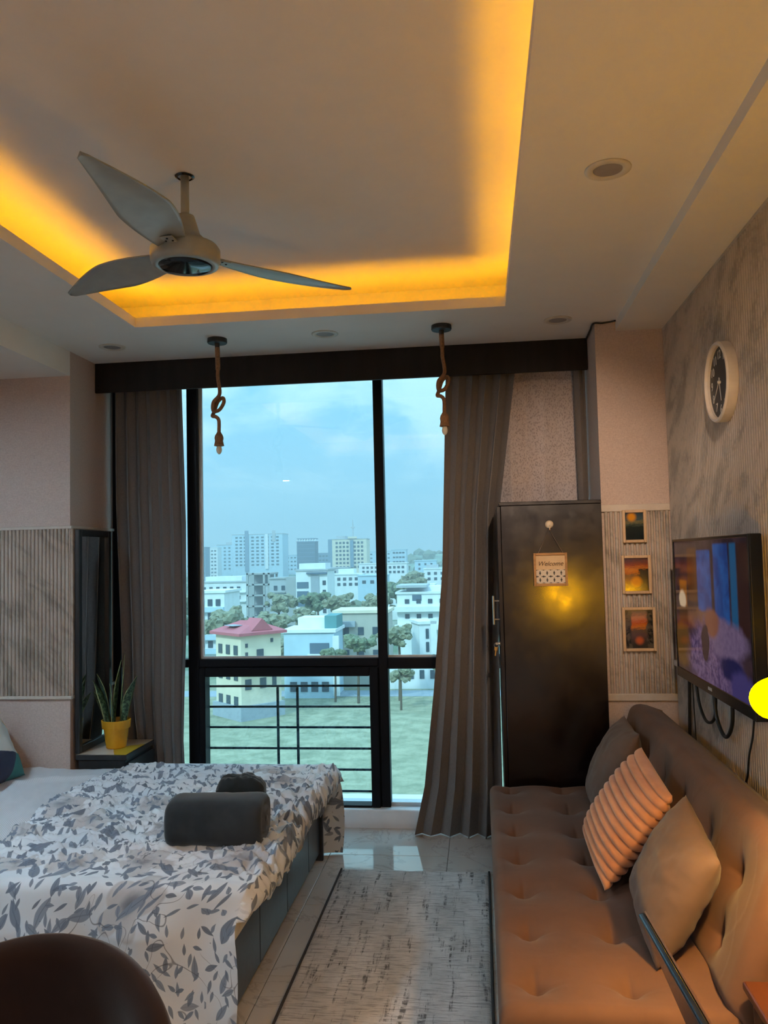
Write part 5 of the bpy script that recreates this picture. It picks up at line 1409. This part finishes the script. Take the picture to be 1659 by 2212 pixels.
    B('white_blue_house', 'flat roofed white and light blue house in the middle of the near row', -24.9, 116, 7.4, 7.5, -9.1, PALEB, WHITEW, 0,
      [blk('window_strip', 0.52, 0.90, -3.0, -1.5, 0.12, DARKG), blk('sill', 0.48, 0.94, -3.3, -3.05, 0.5, WHITEW), blk('roof_room', 0.22, 0.80, 0.4, 2.0, 0, WHITEW, (0.3, 0.9)), blk('roof_room_side', 0.78, 1.02, 0.4, 2.3, 0, TEAL, (0.2, 0.9)), wins(4, 2, (-9, -4), 1.0, 1.4), blk('side_wing', 0.98, 1.10, -9, -0.5, 0.4, WHITEW)])
    B('ivy_house', 'weathered stone house with pale roof slab left of the window mullion', -18.6, 125, 8.2, 8, -7.0, STONEW, CREAMW, 0, [wins(3, 2, (-8, -1), 0.9, 1.2), blk('gable_hood', 0.12, 0.4, -2.1, -1.2, 0.6, SLATE)])
    B('terraced_villa', 'large white villa with stepped balconies in the right pane', -11.4, 165, 11.2, 11, -6.0, WHITEW, None, 0,
      [bands(2, (-8.5, -1.2), 1.0, WHITEW, -0.04, 1.0, 1.4), wins(4, 3, (-9, 0), 0.9, 0.9), blk('roof_slab', 0.0, 0.55, 1.3, 1.8, 0, GREYW, (-0.1, 0.9)), blk('roof_room', 0.15, 0.95, 0.4, 1.4, 0, WHITEW, (0.3, 0.9)), blk('opening', 0.28, 0.45, -1.4, -0.2, 0.05, DARKG), blk('opening', 0.3, 0.6, -9.6, -8.8, 0.05, DARKG)])
    B('stair_house', 'narrow white house with slanting stair wall beside the big tree', -9.9, 134.5, 2.6, 6, -9.6, WHITEW, None, 18, [wins(1, 3, (-7, -0.5), 0.5, 1.6), blk('stair_wall', 0.7, 1.1, -5, 0.9, 0.3, WHITEW)])
    B('street_front', 'pale two storey street front across the road in the lower right pane', -8.4, 124, 11.5, 5, -14.6, WHITEW, SLATE, 0, [wins(6, 1, (-2.7, -0.7), 0.7, 1.3)])
    # hillside and trees
    def hill(u, v):
        x = -260 + 560 * u; y = 620 + 420 * v
        return (x, y, GZ + max(0, 26 * math.sin(PI * min(1, v * 1.05) * 0.55)) * (0.72 + 0.42 * u + 0.25 * fbm(u * 5, v * 4)) + 1.4 * fbm(u * 60, v * 40, 3))
    tag(obj('hillside', grid(90, 40, hill, 'hillside', material('scrubby_hillside', (0.18, 0.26, 0.17), 0.95, fn=grain(0.05, 0.5, 0, world=True)))), kind='structure')
    FOL = [material('dark_foliage', rough=0.9, fn=velvet((0.09, 0.12, 0.075), (0.20, 0.24, 0.14))), material('dry_foliage', rough=0.9, fn=velvet((0.15, 0.16, 0.10), (0.30, 0.29, 0.19)))]
    BARK = material('tree_bark', (0.12, 0.09, 0.06), 0.9)
    protos = []
    for k in range(4):
        b = bmesh.new(); rnd = random.Random(k)
        for q in range(26):
            m = bmesh.ops.create_icosphere(b, subdivisions=2, radius=rnd.uniform(0.14, 0.32))
            off = Vector((rnd.gauss(0, 0.33), rnd.gauss(0, 0.33), rnd.uniform(-0.35, 0.50)))
            for v in m['verts']:
                v.co *= 1 + 0.75 * noise.noise(v.co * 11 + Vector((q, k, 0))); v.co += off
        protos.append((mesh_of('crown', b, FOL[k % 2]), mesh_of('trunk', tube([(0, 0, -1.6), (0.03, 0, -0.8), (0, 0, 0)], [0.09, 0.07, 0.05], 7), BARK)))
    trees = [(-44.5, 140, 4.6, 1, 'leafy tree behind the red roof house, the left of two'), (-36.6, 138, 3.8, 0, 'leafy tree behind the red roof house, the right of two'), (-37.4, 172, 3.6, 1, 'brownish bushy tree in front of the modern house'),
             (-30.8, 128, 3.0, 0, 'dark tree between the red roof house and the light blue house'), (-30.8, 180, 4.2, 1, 'broad tree on the wooded slope, left part'), (-22.2, 176, 4.2, 0, 'broad tree on the wooded slope, beside the mullion'),
             (-38.5, 190, 4.0, 0, 'tree on the wooded slope nearest the modern house'), (-17.2, 112, 2.4, 1, 'ivy covered tree in front of the stone house'), (-20.6, 113, 2.0, 0, 'low ivy bush by the stone house wall'),
             (-11.6, 114, 3.0, 0, 'tall dark green tree at the left of the right pane'), (-10.8, 107, 1.9, 1, 'lower green bush under the tall tree in the right pane'), (-5.6, 112, 2.4, 1, 'small tree beside the narrow white house near the curtain'),
             (-21.5, 215, 5.0, 0, 'tree above the wooded slope left of the mullion'), (-19.0, 240, 6.0, 0, 'tree in the right pane behind the terraced villa'), (-24.5, 290, 6.0, 1, 'distant tree below the hillside villas'),
             (-66.0, 170, 4.2, 0, 'tree in front of the long white apartments'), (-48.0, 190, 4.5, 1, 'tree below the grey flats'), (-58, 150, 4.0, 1, 'tree beside the stacked balcony flats')]
    for k, (x, y, s, p, lab) in enumerate(trees):
        g = {140: -9.2, 138: -9.6, 172: -11.2, 128: -13, 180: -8.6, 176: -8.2, 190: -8.8, 112: -11.0, 113: -12.2, 114: -9.6, 215: -8.0, 240: -8.0, 290: -7.5, 170: -8.2}.get(y, -11)
        if lab.startswith('lower green'): g = -14.0
        if lab.startswith('small tree beside the narrow'): g = -13.2
        if lab.startswith('ivy covered'): g = -10.5
        t = thing('tree', lab, 'tree', (x, y, GZ), group='trees in the town')
        zc = g - GZ
        obj('crown', protos[(k + p) % 4][0], parent=t, loc=(0, 0, zc), rot=(0, 0, k * 1.3), scale=(s, s, s * 0.85))
        obj('trunk', protos[0][1], parent=t, loc=(0, 0, zc), scale=(s, s, zc / 1.6))
    # woodland belts, too many small crowns to count
    b = bmesh.new(); rnd = random.Random(5)
    src = [p[0] for p in protos]
    for k in range(260):
        y = rnd.uniform(280, 900); x = rnd.uniform(-0.42, 0.10) * y
        s = rnd.uniform(2.5, 5.0) * (0.6 + y / 900)
        z = GZ + 2.5
        if y > 620:
            u, v = (x + 260) / 560, (y - 620) / 420
            z = hill(u, v)[2] + 1.5
        m = bmesh.ops.create_icosphere(b, subdivisions=1, radius=s)
        for v in m['verts']:
            v.co = Vector((v.co.x, v.co.y, v.co.z * 0.75)) * (1 + 0.3 * noise.noise(v.co * 0.5 + Vector((k, 0, 0)))) + Vector((x, y, z))
    wl = obj('woodland', b, FOL[0], gr); wl['kind'] = 'stuff'
town()

# ------------------------------------------------------------------ haze over the town
def haze():
    m = bpy.data.materials.new('thin_haze'); m.use_nodes = True; nt = NT(m.node_tree); nt.n.remove(nt.n['Principled BSDF'])
    v = nt.add('ShaderNodeVolumeScatter', inp={'Color': (0.93, 0.97, 1.0), 'Density': HAZE, 'Anisotropy': 0.25})
    nt.l.new(v.outputs[0], nt.n['Material Output'].inputs['Volume'])
    tag(obj('haze', box(-950, 950, 45, 1600, GZ - 5, 160), m), kind='structure')
HAZE = 0.0010
haze()
